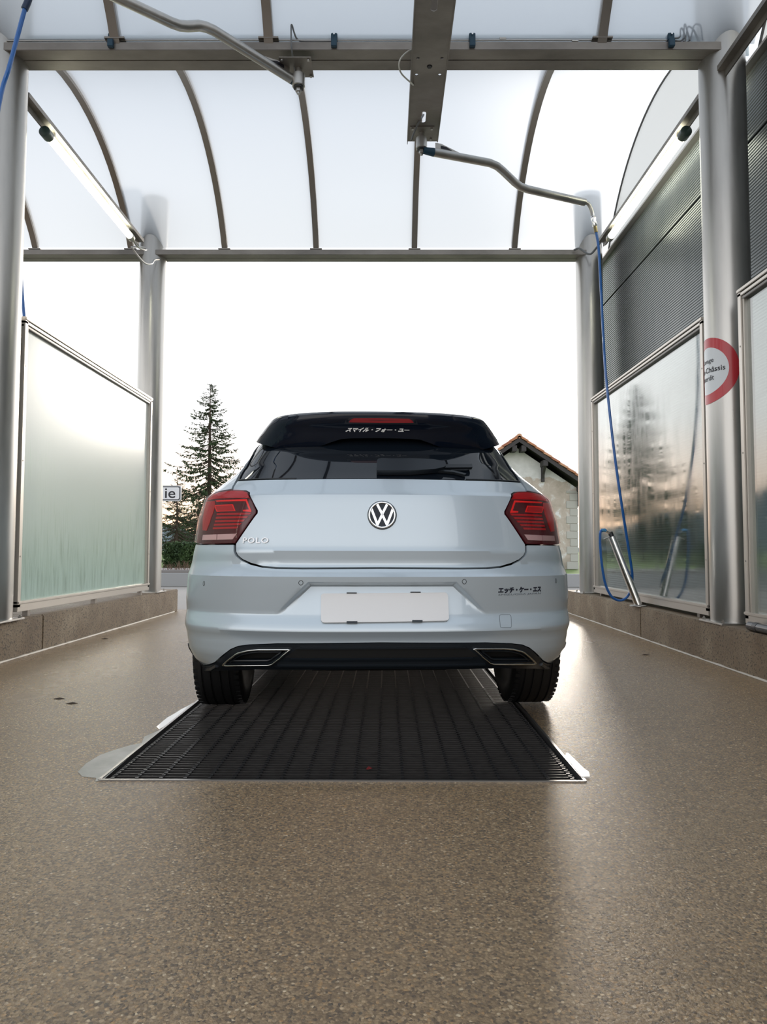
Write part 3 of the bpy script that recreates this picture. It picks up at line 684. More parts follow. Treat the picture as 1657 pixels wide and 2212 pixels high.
def groundpatch(name, px, th, material, lab, cat):
    pts = [GP(u, v) for u, v in px]; c_ = sum(pts, Vector()) / len(pts)
    poly = [((p - c_).x, (p - c_).y) for p in pts]
    o = plate(name, poly, [], 0.0, th, material, None); o.location = (c_.x, c_.y, 0); return tag(o, lab, cat)
cement = mat('fresh_cement', (0.36, 0.35, 0.31), 0.40)
nt_, b_ = nodes(cement); n1 = noise(nt_, 9, 4, .6); nt_.links.new(ramp(nt_, n1.outputs[0], [(.3, (.27, .26, .22)), (.7, (.42, .41, .37))]).outputs[0], b_.inputs['Base Color'])
groundpatch('cement_patch', [(222, 1686), (206, 1689), (208, 1681), (178, 1678), (168, 1668), (186, 1650), (215, 1632), (250, 1620), (283, 1610), (306, 1606), (312, 1592), (330, 1584), (344, 1578), (356, 1571), (345, 1580), (300, 1618)], .0015, cement, 'smooth pale cement patch left of the grate corner', 'patch')
groundpatch('water_film', [(344, 1576), (338, 1570), (352, 1558), (362, 1550), (378, 1541), (392, 1532), (404, 1526), (418, 1518), (421, 1519), (390, 1543), (362, 1565)], .001, mat('water_film', (.50, .50, .49), .06), 'thin shiny strip of water along the left grate edge', 'water')
groundpatch('steel_strip', [(1228, 1631), (1224, 1630), (1222, 1636), (1256, 1681), (1274, 1681), (1272, 1671), (1262, 1664)], .006, mat('strip_alu', (.75, .74, .72), .22, .6), 'bright bare metal strip at the right front corner of the grate', 'strip')
lf = GP(798, 1660, .0); q = G((lf.x, lf.y, 0.0))
q.add([(lf.x - .012, lf.y, -.003), (lf.x - .003, lf.y + .014, .003), (lf.x + .012, lf.y + .004, -.002), (lf.x + .009, lf.y - .012, .004), (lf.x - .004, lf.y - .010, -.001)], [(0, 1, 2, 3, 4)])
o = q.build('fallen_leaf', mat('leaf_red', (.16, .012, .012), .5), smooth=0); tag(o, 'tiny dark red leaf lying on the grate', 'leaf')
o.modifiers.new('thick', 'SOLIDIFY').thickness = .001
random.seed(3)
for i, (u, v) in enumerate(((226, 1380), (127, 1510), (155, 1520), (1395, 1415))):
    c_ = GP(u, v); q = G((c_.x, c_.y, 0)); q.add([(c_.x - .03, c_.y, .001), (c_.x, c_.y + .012, .006), (c_.x + .03, c_.y + .003, .001), (c_.x, c_.y - .012, .003)], [(0, 1, 2, 3)])
    o = q.build('twig', mat('twig_brown', (.05, .03, .02), .7), smooth=0); o.modifiers.new('thick', 'SOLIDIFY').thickness = .002
    tag(o, 'dark bit of leaf litter on the wet floor ' + ['near the left kerb', 'at the left, nearer of two', 'at the left, second of two', 'right of the car'][i], 'litter')

# ------------------------------------------------------------------ beyond the bay
def lowwall(x0, x1, lab):
    e = empty('low_wall', ((x0 + x1) / 2, 14.6, 0), label=lab, cat='wall'); n = max(1, int((x1 - x0) / 2.6)); w = (x1 - x0) / n
    for i in range(n):
        q = G(); a = x0 + i * w - e.location.x; q.box(a + .01, a + w - .01, 0, .25, -.003, .27); q.build('wall_block', mat('grey_concrete', (.34, .345, .35), .8), e, 0, .01)
    return e
lowwall(-12, 0.2, 'low grey concrete wall beyond the bay, left part')
lowwall(0.25, 14, 'low grey concrete wall beyond the bay, right part under the old house')
q = G((-3, 15.8, 0)); q.box(-12, 0, 14.9, 16.6, -.01, .33)
tag(q.build('planter_bed', mat('gravel_grey', (.27, .25, .24), .9), smooth=0), 'raised gravel bed behind the left low wall', 'bed')
# dry plants in the bed
q = G((-4.45, 15.2, .33)); random.seed(8)
for i in range(90):
    x = random.uniform(-4.75, -4.05); y = random.uniform(15.0, 15.4); h = random.uniform(.06, .20); a = random.uniform(-.1, .1)
    q.tube([(x, y, .33), (x + a * .5, y, .33 + h * .6), (x + a, y, .33 + h)], [.004, .003, .002], 3)
tag(q.build('dry_plants', mat('dry_stems', (.16, .10, .07), .9), smooth=0), 'thin dry brown plants growing in the gravel bed', 'plants', kind='stuff')

# conifers
needle = mat('needles', (0.030, 0.062, 0.022), 0.75)
nt_, b_ = nodes(needle); n1 = noise(nt_, 1.6, 3, .6)
nt_.links.new(ramp(nt_, n1.outputs[0], [(.3, (.018, .040, .016)), (.7, (.062, .105, .032))]).outputs[0], b_.inputs['Base Color'])
bark = mat('bark', (0.060, 0.042, 0.032), 0.9)
def conifer(x, y, H, W, label, seed, nb=230, z0=0.8, dens=1.0):
    rnd = random.Random(seed); e = empty('spruce', (x, y, 0), label=label, cat='tree')
    q = G(); q.tube([(0, 0, 0), (0.04, 0, H * .5), (0, 0, H * .99)], [H * .018, H * .011, .01], 8); q.build('trunk', bark, e)
    vb = G(); V = []; Fc = []
    def twig(p, d, L, w):
        # a flat drooping spray: jagged strip of needles
        s = d.cross(Vector((0, 0, 1)));  s = s.normalized() if s.length > .01 else Vector((1, 0, 0))
        s = (s + Vector((rnd.uniform(-.6, .6), rnd.uniform(-.6, .6), rnd.uniform(-.9, .9)))).normalized()
        b = len(V); V.extend([p - s * w, p + s * w, p + d * L * .55 + s * w * 1.15, p + d * L, p + d * L * .5 - s * w * 1.2])
        Fc.extend([(b, b + 1, b + 2), (b, b + 2, b + 4), (b + 4, b + 2, b + 3)])
    for i in range(nb):
        t = (i + rnd.random()) / nb; t = t ** 0.85
        z = z0 + (H - z0) * t; f_ = 1 - t
        R = W * (f_ ** 0.85) * rnd.uniform(.62, 1.08) + .10
        if rnd.random() < .12: R *= 1.12
        a = rnd.random() * 2 * math.pi; dr = Vector((math.cos(a), math.sin(a), 0))
        droop = 0.10 + .32 * f_; pts = []
        for k in range(6):
            s = k / 5; pts.append(Vector((0, 0, z)) + dr * R * s + Vector((0, 0, -droop * R * math.sin(s * 2.0) * .9 + (.18 * R if t > .75 else .10 * R) * s * s)))
        vb.tube(pts, [.035 * (f_ + .25), .028 * (f_ + .25), .02 * (f_ + .2), .014, .01, .005], 4, caps=False)
        m = int((8 + 26 * R / W) * dens)
        for j in range(m):
            s = .12 + .88 * rnd.random() ** .8; k = min(4, int(s * 5)); p = pts[k].lerp(pts[k + 1], s * 5 - k)
            sd = Vector((-dr.y, dr.x, 0)) * rnd.choice((-1, 1)) * rnd.uniform(.2, 1.0)
            d = (dr * rnd.uniform(.35, 1.0) + sd + Vector((0, 0, rnd.uniform(-1.0, .12)))).normalized()
            L = rnd.uniform(.14, .36) * (.55 + .6 * f_) * H / 11
            if t > .9: L *= .7
            q0_ = p + Vector((rnd.uniform(-.06, .06), rnd.uniform(-.06, .06), rnd.uniform(-.05, .03)))
            for c_ in range(3):
                twig(q0_, (d + Vector((rnd.uniform(-.5, .5), rnd.uniform(-.5, .5), rnd.uniform(-.4, .2)))).normalized(), L * rnd.uniform(.5, .95), L * .085)
        twig(pts[-1], (dr + Vector((0, 0, .3))).normalized(), .2 * H / 11, .03)
    vb.build('branches', bark, e, 0)
    me = bpy.data.meshes.new('foliage'); me.from_pydata([tuple(v) for v in V], [], Fc); tag(finish('foliage', me, needle, e, 0), kind='stuff')
    return e
c_ = P(449, 1187, 44)
conifer(c_.x, 44, 11.15, 4.0, 'tall dark spruce standing alone behind the left side of the car', 4, 330, dens=1.7)
c_ = P(380, 1187, 35); conifer(c_.x, 35, 4.35, 1.7, 'smaller spruce tucked in front of the tall one, left side', 9, 130, dens=1.4)
c_ = P(428, 1187, 38.3); conifer(c_.x, 38.3, 3.2, 1.5, 'short bushy conifer between the tall spruce and the hedge', 10, 120, dens=1.4)
# clipped hedge
def hedge(x, y, wx, wy, h, lab, seed):
    rnd = random.Random(seed); e = empty('hedge', (x, y, 0), label=lab, cat='hedge')
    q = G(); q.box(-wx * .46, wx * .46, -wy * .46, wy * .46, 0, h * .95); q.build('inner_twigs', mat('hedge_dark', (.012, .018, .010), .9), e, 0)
    V = []; Fc = []
    for i in range(9000):
        f = rnd.random(); px, py, pz = rnd.uniform(-1, 1), rnd.uniform(-1, 1), rnd.random()
        if f < .5: py = -1
        elif f < .7: px = rnd.choice((-1, 1))
        else: pz = 1
        p = Vector((px * wx / 2, py * wy / 2, pz * h)) + Vector((rnd.gauss(0, .04), rnd.gauss(0, .04), rnd.gauss(0, .04)))
        a, b_2 = Vector((rnd.gauss(0, 1), rnd.gauss(0, 1), rnd.gauss(0, 1))).normalized() * .05, Vector((rnd.gauss(0, 1), rnd.gauss(0, 1), rnd.gauss(0, 1))).normalized() * .03
        b = len(V); V.extend([p - a, p + b_2, p + a, p - b_2]); Fc.append((b, b + 1, b + 2, b + 3))
    me = bpy.data.meshes.new('leaves'); me.from_pydata([tuple(v) for v in V], [], Fc); tag(finish('leaves', me, needle, e, 0), kind='stuff')
c_ = P(396, 1187, 24); hedge(c_.x + .15, 24, 1.15, 1.2, .86 + .05, 'clipped dark green hedge behind the gravel bed, left of the car', 2)
# small bare trees in the field
def bare(x, y, H, lab, seed, col):
    rnd = random.Random(seed); q = G((x, y, 0))
    def br(p, d, L, r_, n):
        e_ = p + d * L; q.tube([p, (p + e_) / 2 + Vector((rnd.gauss(0, L * .04), 0, 0)), e_], [r_, r_ * .8, r_ * .6], 4, caps=False)
        if n:
            for _ in range(4):
                dd = (d + Vector((rnd.gauss(0, .55), rnd.gauss(0, .55), rnd.gauss(.1, .3)))).normalized(); br(e_ if _ < 2 else p.lerp(e_, rnd.uniform(.4, .9)), dd, L * .62, r_ * .55, n - 1)
    br(Vector((x, y, 0)), Vector((0, 0, 1)), H * .38, H * .022, 4)
    tag(q.build('bare_tree', col, smooth=0), lab, 'tree')
c_ = P(365, 1187, 60); bare(c_.x, 60, 1.9, 'small reddish leafless tree in the field left of the hedge', 3, mat('twigs_red', (.17, .10, .085), .9))
c_ = P(352, 1187, 50); bare(c_.x, 50, 1.6, 'small greenish sapling in the field beside the far left column', 6, mat('twigs_green', (.10, .12, .05), .9))
# wooded ridge on the horizon, rising toward the left
random.seed(12)
q = G((-150, 250, -2)); n = 120; vs = []; fs = []
for i in range(n + 1):
    az = -1.9 + 2.9 * i / n                    # tan-like angle, negative is left
    x = 320 * math.sin(az); y = 320 * math.cos(az)
    t = max(0.0, min(1.0, (-az - .18) / .55)); h = .77 + 320 * (.012 + .125 * t * t * (3 - 2 * t)) + 2.2 * math.sin(i * .7) + 1.2 * math.sin(i * 1.9) + random.uniform(-.5, .5)
    if az > -.15: h *= .45 + .1 * math.sin(i * .4)
    for rr, hh in ((.80, -1), (.88, h * .55), (1.0, h), (1.15, h * .7), (1.3, -2)): vs.append((x * rr, y * rr, hh))
for i in range(n):
    for k in range(4): a = i * 5 + k; fs.append((a, a + 5, a + 6, a + 1))
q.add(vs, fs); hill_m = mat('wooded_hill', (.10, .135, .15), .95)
tag(q.build('hills', hill_m, smooth=60), 'hazy blue-green wooded ridge on the horizon', kind='structure')

# place-name sign, its end showing beside the far left column
sg = empty('place_sign', (P(358, 1187, 14.0).x - .10, 14.0, 0), label='white road sign with a black border, only its end letters showing', cat='sign')
x0, x1 = P(318, 1065, 14).x - sg.location.x, P(391.5, 1065, 14).x - sg.location.x; z0, z1 = P(370, 1082.5, 14).z, P(370, 1048.5, 14).z
def rrect(x0, x1, z0, z1, r_, n=6):
    out = []
    for cx_, cz_, a0 in ((x1 - r_, z1 - r_, 0), (x0 + r_, z1 - r_, 90), (x0 + r_, z0 + r_, 180), (x1 - r_, z0 + r_, 270)):
        for i in range(n + 1):
            a = math.radians(a0 + 90 * i / n); out.append((cx_ + r_ * math.cos(a), cz_ + r_ * math.sin(a)))
    return out
def flat(name, poly, y0, y1, m, parent):
    q = G(); q.prism([(a, y0, b) for a, b in poly], (0, y1 - y0, 0)); return q.build(name, m, parent, 30)
swhite = mat('sign_white', (.80, .81, .84), .45); sgrey = mat('sign_grey', (.40, .42, .45), .4, .5)
flat('sign_frame', rrect(x0, x1, z0, z1, .05), 0.0, .03, sgrey, sg)
flat('black_border', rrect(x0 + .022, x1 - .022, z0 + .022, z1 - .022, .04), -.002, 0.001, blk, sg)
flat('white_face', rrect(x0 + .038, x1 - .038, z0 + .038, z1 - .038, .03), -.004, -.001, swhite, sg)
v, f = text2d('ie', 1, bold=.008, res=4)
xa, xb = P(356.5, 1065, 14).x - sg.location.x, P(379, 1065, 14).x - sg.location.x
v = fit2d(v, xa, xb, P(370, 1076, 14).z, P(370, 1055, 14).z)
solidtext('lettering', [Vector((a, -.0065, b)) for a, b in v], f, (0, .002, 0), blk, sg)
q = G(); q.lathe([(0.03, 0), (0.03, z1)], ((x0 + x1) / 2 - .13, .06, 0), 'Z', 12); q.build('post', frame_m, sg)

# old house on the right: gable wall, tiled verge, dark barge boards and brackets
HY = 28.0
pk, ev = P(1115.6, 944, HY), P(1245, 1031, HY)
sl = (pk.z - ev.z) / (ev.x - pk.x); wx = P(1239.5, 1187, HY).x
half = wx - pk.x + .16
hs = empty('old_house', (pk.x, HY, 0), label='old house with peeling plaster gable and orange tiled roof, right of the car', cat='house')
zt = pk.z - .42
plast = mat('peeling_plaster', (.6, .58, .55), .85)
nt_, b_ = nodes(plast)
tcz = N(nt_, 'ShaderNodeTexCoord'); sz_ = N(nt_, 'ShaderNodeSeparateXYZ'); nt_.links.new(tcz.outputs['Object'], sz_.inputs[0])
n1 = noise(nt_, .9, 5, .62, dist=.3); n2 = noise(nt_, 2.6, 5, .65, dist=.4)
am = N(nt_, 'ShaderNodeMath', operation='MULTIPLY_ADD'); nt_.links.new(n1.outputs[0], am.inputs[0]); am.inputs[1].default_value = 1.6; nt_.links.new(mapr(nt_, sz_.outputs['Z'], 3.2, 4.2, .4, -.8), am.inputs[2])
fm_ = mapr(nt_, am.outputs[0], .70, .76, 0, 1)
white_ = ramp(nt_, n2.outputs[0], [(.3, (.58, .58, .58)), (.7, (.74, .74, .75))]).outputs[0]
bare_ = ramp(nt_, n2.outputs[0], [(.3, (.42, .36, .31)), (.55, (.52, .45, .40)), (.62, (.60, .56, .53)), (.66, (.72, .72, .74))]).outputs[0]
c = mixc(nt_, fm_, white_, bare_)
c = mixc(nt_, mapr(nt_, sz_.outputs['Z'], .1, .5, .6, 0), c, (.16, .14, .10))
nt_.links.new(c, b_.inputs['Base Color'])
L_ = half * sl
q = G(); q.prism([(-half, 0, 0), (half, 0, 0), (half, 0, zt - L_), (0, 0, zt), (-half, 0, zt - L_)], (0, 9, 0)); q.build('plaster_wall', plast, hs, 0)
random.seed(21)
qm = mat('quoin_stone', (.46, .45, .43), .85); z = 0.0; k = 0
while z < zt - L_ - .1:
    h = .30; w_ = .30 if k % 2 else .44
    for s in (1, -1):
        q = G(); q.box(min(s * (half - w_), s * (half + .02)), max(s * (half - w_), s * (half + .02)), -.03, .25, z + .008, min(z + h, zt - L_ - .1)); q.build('quoin', qm, hs, 0, .012)
    z += h; k += 1
wood = mat('dark_wood', (.040, .036, .038), .7)
over = 1.0; cs = 1 / math.sqrt(1 + sl * sl)
def slope_pt(s, t, dz=0.0): return Vector((s * t, 0, pk.z - .10 - sl * t + dz))
TL = half + over
for s in (-1, 1):
    a, b = slope_pt(s, 0, -.02), slope_pt(s, TL, -.02)
    q = G(); q.prism([a + Vector((0, -.62, 0)), b + Vector((0, -.62, 0)), b + Vector((0, -.62, -.17)), a + Vector((0, -.62, -.17))], (0, .05, 0)); q.build('barge_board', wood, hs, 0)
    q = G(); q.prism([a + Vector((0, -.56, 0)), b + Vector((0, -.56, 0)), b + Vector((0, -.56, -.05)), a + Vector((0, -.56, -.05))], (0, 9.5, 0)); q.build('roof_boarding', wood, hs, 0)
tile_ms = [mat('roof_tile_%s' % n_, c_, .8) for n_, c_ in (('orange', (.42, .19, .10)), ('pale', (.52, .28, .17)), ('rust', (.34, .14, .08)))]
nt_t = int(TL / (.30)); 
for s in (-1, 1):
    qs = G()
    for i in range(nt_t):
        t0 = TL - (i + 1) * TL / nt_t; t1 = t0 + TL / nt_t + .04; t0 = max(t0, 0)
        a, b = slope_pt(s, t0, 0.0), slope_pt(s, t1, .045)
        for j in range(12 if i else 12):
            y0 = -.66 + j * .24; off = Vector((0, y0, 0))
            tgt = G() if j == 0 else qs
            tgt.prism([a + off + Vector((0, 0, -.01)), b + off + Vector((0, 0, -.01)), b + off + Vector((0, 0, .035)), a + off + Vector((0, 0, .05))], (0, .20, 0))
            tgt.tube([a + off + Vector((0, .11, .055)), b + off + Vector((0, .11, .04))], .055, 6)
            if j == 0: tgt.build('roof_tile', random.choice(tile_ms), hs, 0)
    a, b = slope_pt(s, 0, 0), slope_pt(s, TL, .02)
    qs.prism([a + Vector((0, 2.2, 0)), b + Vector((0, 2.2, 0)), b + Vector((0, 2.2, .05)), a + Vector((0, 2.2, .05))], (0, 6.8, 0))
    tag(qs.build('roof_tiles', tile_ms[0], hs, 0), kind='stuff')
q = G(); q.tube([(0, -.66, pk.z - .06), (0, 9, pk.z - .06)], .10, 8); q.build('ridge_tile', tile_ms[1], hs, 0)
for s, t in ((1, .18), (-1, .18), (1, 1.02), (1, 2.45), (-1, 1.02), (-1, 2.45)):
    p = slope_pt(s, t, -.20)
    q = G(); q.box(p.x - .09, p.x + .09, -.60, 0, p.z - .22, p.z)
    if t > .5:
        q.box(p.x - .06, p.x + .06, -.12, 0, p.z - .80, p.z - .20)
        q.prism([(p.x - .05, -.50, p.z - .22), (p.x - .05, -.10, p.z - .22), (p.x - .05, -.10, p.z - .72), (p.x - .05, -.2, p.z - .5)], (.10, 0, 0))
    q.build('bracket', wood, hs, 0)
# ------------------------------------------------------------------ the car (local frame: x right, y forward from the rear tip, z up)
CARL, CARY = Vector((-0.012, 2.88, 0)), math.radians(2.8)
car = empty('car', CARL + Vector((0, 0, .004)), CARY, 'pale silver-white hatchback seen from behind, rear wheels by the pit grate', 'car')
WZ = [(.18, .80), (.28, .850), (.33, .868), (.44, .878), (.55, .878), (.66, .866), (.79, .840), (.90, .828), (1.0, .800), (1.037, .765), (1.077, .715), (1.139, .652), (1.28, .572), (1.31, .545), (1.345, .508), (1.385, .49), (1.41, .47), (1.46, .40)]
YZ = [(.18, .22), (.28, .075), (.33, .045), (.383, .030), (.40, .028), (.4375, 0), (.495, .030), (.502, .031), (.62, .004), (.655, -.003), (.668, .010), (.690, .022), (.705, .030), (.760, .020), (.772, .025), (.985, .056), (.994, .058), (1.003, .070), (1.071, .118), (1.079, .128), (1.40, .40), (1.46, .50)]
YSP = [(1.20, .30), (1.24, .255), (1.30, .225), (1.335, .192), (1.349, .188), (1.358, .200), (1.372, .27), (1.398, .44), (1.42, .60)]
LZ = [(.2, .45), (1.0, .45), (1.08, .40), (1.25, .33), (1.45, .30)]
NE, KS, SCL = 2.6, 0.5, 0.87
RG = np.linspace(0, 1, 4001); CG = 1 - (1 - RG ** NE) ** (1 / NE); SG = RG + KS * CG; SMAX = 1 + KS
def interp(tab, z): return np.interp(z, [a for a, b in tab], [b for a, b in tab])
def sstep(a, b, x): t = np.clip((x - a) / (b - a), 0, 1); return t * t * (3 - 2 * t)
def front_fac(y): return 1 - .30 * np.clip((y - 2.9) / 1.15, 0, 1.2) ** 2.2
def trap(x, z):
    """plate recess: 1 inside the trapezoid"""
    ax = np.abs(x); sd_top = (.628 - z)
    # slanted side from (.300,.628) to (.445,.49)
    nx, nz = .138, .145; L = math.hypot(nx, nz); sd_side = -((ax - .300) * nx + (z - .628) * nz) / L
    sd_side = sd_side + 0
    sd = np.minimum(sd_top, sd_side)
    return sstep(-.006, .014, sd)
def surf(s, z, sp=False, rec=True):
    s = np.asarray(s, float); z = np.asarray(z, float); a = np.abs(s)
    r_ = np.interp(np.minimum(a, SMAX), SG, RG); c_ = np.interp(np.minimum(a, SMAX), SG, CG)
    w = interp(WZ, z); yr = interp(YSP if sp else YZ, z); L = interp(LZ, z)
    y = yr + L * c_ + np.maximum(a - SMAX, 0) * SCL
    x = w * r_ * front_fac(y)
    if rec and not sp:
        m = trap(x, z)
        yin = np.interp(z, [.4375, .495, .62, .66], [0, .030, .056, .060])
        y = np.where(z > .4375, y * (1 - m) + (yin + L * c_) * m, y)
    x = x * np.sign(s)
    return np.stack([x, y, z], -1)
def normal(s, z, sp=False, rec=True):
    e = .004
    a = surf(s + e, z, sp, rec) - surf(s - e, z, sp, rec); b = surf(s, z + e, sp, rec) - surf(s, z - e, sp, rec)
    n_ = np.cross(a, b); l = np.linalg.norm(n_, axis=-1, keepdims=True); n_ = n_ / np.maximum(l, 1e-9)
    return n_            # points outward (rearward)
def s_of_xz(x, z, sp=False):
    r_ = min(abs(x) / float(interp(WZ, z)), 1.0); return math.copysign(float(np.interp(r_, RG, SG)), x)
def sy(y, z, sgn=-1):
    y0 = float(interp(YZ, z)); L = float(interp(LZ, z))
    if y >= y0 + L: return (sgn * (SMAX + (y - y0 - L) / SCL), z)
    return (sgn * float(np.interp((y - y0) / L, CG, SG)), z)
CI = Matrix.Rotation(-CARY, 3, 'Z')
def px(u, v, sp=False):
    """picture position -> (s, z) on the car's rear surface"""
    o = CI @ (Vector((0, 0, CAMZ)) - CARL); d = CI @ ray(u, v)
    y = .2
    for _ in range(60):
        k = (y - o.y) / d.y; x = o.x + d.x * k; z = o.z + d.z * k
        s = s_of_xz(x, z); yn = float(surf(s, z, sp, False)[1]); y = y * .5 + yn * .5
    return (s, z)
def pxl(lst, sp=False): return [px(u, v, sp) for u, v in lst]
def mir(l): return [(-s, z) for s, z in reversed(l)]
def dens(loop, st=.02, closed=True):
    out = []; n = len(loop)
    for i in range(n if closed else n - 1):
        a, b = loop[i], loop[(i + 1) % n]; L = math.hypot((b[0] - a[0]) * SCL, b[1] - a[1]); m = max(1, int(math.ceil(L / st)))
        out += [(a[0] + (b[0] - a[0]) * k / m, a[1] + (b[1] - a[1]) * k / m) for k in range(m)]
    if not closed: out.append(loop[-1])
    return out
def inset(loop, d):
    """shrink a loop in (s,z) by d metres (negative grows)"""
    pts = [Vector((s * SCL, z)) for s, z in loop]; n = len(pts)
    area = sum(pts[i].x * pts[(i + 1) % n].y - pts[(i + 1) % n].x * pts[i].y for i in range(n)); sg_ = 1 if area > 0 else -1
    out = []
    for i in range(n):
        a = (pts[i] - pts[i - 1]); b = (pts[(i + 1) % n] - pts[i])
        if a.length < 1e-7 or b.length < 1e-7: out.append((pts[i].x / SCL, pts[i].y)); continue
        a.normalize(); b.normalize(); na = Vector((-a.y, a.x)) * sg_; nb_ = Vector((-b.y, b.x)) * sg_
        m = na + nb_; k = m.length_squared
        m = m * (2 / k if k > .3 else 1.0) * d
        p = pts[i] + m; out.append((p.x / SCL, p.y))
    return out
def cpanel(name, loop, material, parent, off=0.0, thick=.012, grid=.022, rows=(), lines=(), holes=(), sp=False, smooth=32, rec=True):
    loop = dens(loop, grid); pts = []; ed = []
    for lp in [loop] + [dens(h, grid) for h in holes]:
        b = len(pts); n = len(lp); pts += lp; ed += [(b + i, b + (i + 1) % n) for i in range(n)]
    bl = [len(loop)] + [len(dens(h, grid)) for h in holes]; nb_ = len(pts)
    poly = np.array(loop); s0, s1 = poly[:, 0].min(), poly[:, 0].max(); z0, z1 = poly[:, 1].min(), poly[:, 1].max()
    zs = [z for z in rows if z0 < z < z1]
    z = z0 + grid
    while z < z1 - grid * .4:
        if all(abs(z - q) > grid * .42 for q in rows): zs.append(z)
        z += grid
    ss = np.arange(math.floor(s0 / (grid / SCL)) * (grid / SCL), s1, grid / SCL)
    gx, gz = np.meshgrid(ss, np.array(zs) if zs else np.array([]))
    gx, gz = gx.ravel(), gz.ravel()
    if len(gx):
        ok = inpoly(gx, gz, loop)
        for h in holes: ok &= ~inpoly(gx, gz, h)
        gx, gz = gx[ok], gz[ok]
        B = np.array(pts)
        if len(gx):
            d2 = np.min((gx[:, None] - B[None, :, 0]) ** 2 * SCL ** 2 + (gz[:, None] - B[None, :, 1]) ** 2, axis=1) > (grid * .38) ** 2
            gx, gz = gx[d2], gz[d2]
    lp_ = []
    for ln in lines:
        dl = dens(ln, grid * .6, False); a = np.array(dl); ok = inpoly(a[:, 0], a[:, 1], loop)
        lp_.append([tuple(p) for p, k in zip(dl, ok) if k])
    if lp_ and len(gx):
        A = np.array([p for l in lp_ for p in l])
        if len(A):
            d2 = np.min((gx[:, None] - A[None, :, 0]) ** 2 * SCL ** 2 + (gz[:, None] - A[None, :, 1]) ** 2, axis=1) > (grid * .3) ** 2
            gx, gz = gx[d2], gz[d2]
    pts = pts + list(zip(gx.tolist(), gz.tolist()))
    for l in lp_:
        b = len(pts); pts += l; ed += [(b + i, b + i + 1) for i in range(len(l) - 1)]
    v, e, f, ov, *_ = delaunay_2d_cdt([Vector((a * SCL, b)) for a, b in pts], ed, [], 0, 1e-6)
    V2 = np.array([(p.x / SCL, p.y) for p in v]); T = np.array([tuple(t) for t in f])
    C_ = V2[T].mean(axis=1); ok = inpoly(C_[:, 0], C_[:, 1], loop)
    for h in holes: ok &= ~inpoly(C_[:, 0], C_[:, 1], h)
    T = T[ok]
    nn = normal(V2[:, 0], V2[:, 1], sp, rec); P3 = surf(V2[:, 0], V2[:, 1], sp, rec) + nn * off
    n = len(P3); inner = P3 - nn * thick
    cnt = {}
    for t in T:
        for i in range(3): cnt[(int(t[i]), int(t[(i + 1) % 3]))] = 1
    bd = [(a, b) for (a, b) in cnt if (b, a) not in cnt]
    used = {}; vs = [tuple(p) for p in P3]; fs = [tuple(int(i) for i in t) for t in T]
    for a, b in bd:
        for q in (a, b):
            if q not in used: used[q] = len(vs); vs.append(tuple(inner[q]))
        fs.append((b, a, used[a], used[b]))
    me = bpy.data.meshes.new(name); me.from_pydata(vs, [], fs)
    bm = bmesh.new(); bm.from_mesh(me); bmesh.ops.delete(bm, geom=[q for q in bm.verts if not q.link_faces], context='VERTS')
    bm.normal_update()
    bm.to_mesh(me); bm.free()
    return finish(name, me, material, parent, smooth)
def lift(s, z, off=0.0, sp=False, rec=True):
    return Vector(surf(s, z, sp, rec) + normal(s, z, sp, rec) * off)
def ctube(name, loop, r_, material, parent, off=.004, closed=True, n=8, st=.012, sp=False):
    q = G(); q.tube([lift(s, z, off, sp) for s, z in dens(loop, st, closed)], r_, n, closed=closed); return q.build(name, material, parent, 50)

paint = mat('car_paint', (0.545, 0.625, 0.69), 0.22, 0.0, coat=1.0)
nt_, b_ = nodes(paint); n1 = noise(nt_, 900, 1, .5)
b_.inputs['Metallic'].default_value = .28; b_.inputs['Roughness'].default_value = .30
gloss = mat('piano_black', (.004, .008, .018), .08, ior=1.38)
satin = mat('satin_black', (.012, .016, .021), .32)
tyre_m = mat('tyre_rubber', (.006, .006, .0065), .55)
under = mat('underbody_black', (.004, .004, .004), .8)
glassb = mat('tinted_glass', (.006, .009, .014), .015, ior=1.62)
CRE = [.4375 - .005, .4375 + .0065, .495, .502, .655, .662, .668, .383]

# --- rear bumper
seam = [(822, 1231), (655, 1232), (597, 1231), (567, 1228.5), (541, 1222), (521, 1213), (509, 1203), (504.5, 1193), (504.5, 1179)]
bl_ = pxl(seam) + pxl([(433, 1179.5)]) + [sy(.50, .792), sy(.528, .66), sy(.525, .635), sy(.46, .575), sy(.405, .50), sy(.375, .42), sy(.362, .350)]
low = pxl([(418, 1431), (432, 1436), (452, 1437), (464, 1432), (482, 1416), (498, 1404), (515, 1397), (540, 1394), (600, 1391.5), (822, 1389.5)])
bl_ += low; bumper_loop = bl_ + mir(bl_)[1:-1]
TR = []; TT = []
for sd_ in (-.007, -.003, .001, .005, .010, .015):
    xb, xt, zt_ = .452 - 1.45 * sd_, .300 - .4 * sd_, .628 - sd_
    ln_ = [(xb, .483), (xt, zt_), (xt * .5, zt_)]; ln_ = [(-x_, z_) for x_, z_ in ln_] + [(x_, z_) for x_, z_ in reversed(ln_)]
    ln_ = [(a[0] + (b[0] - a[0]) * k / 12, a[1] + (b[1] - a[1]) * k / 12) for a, b in zip(ln_[:-1], ln_[1:]) for k in range(12)] + [ln_[-1]]
    TR.append([(s_of_xz(x_, z_), z_) for x_, z_ in ln_])
cpanel('rear_bumper', bumper_loop, paint, car, 0, .014, .017, rows=CRE, lines=TR + TT)
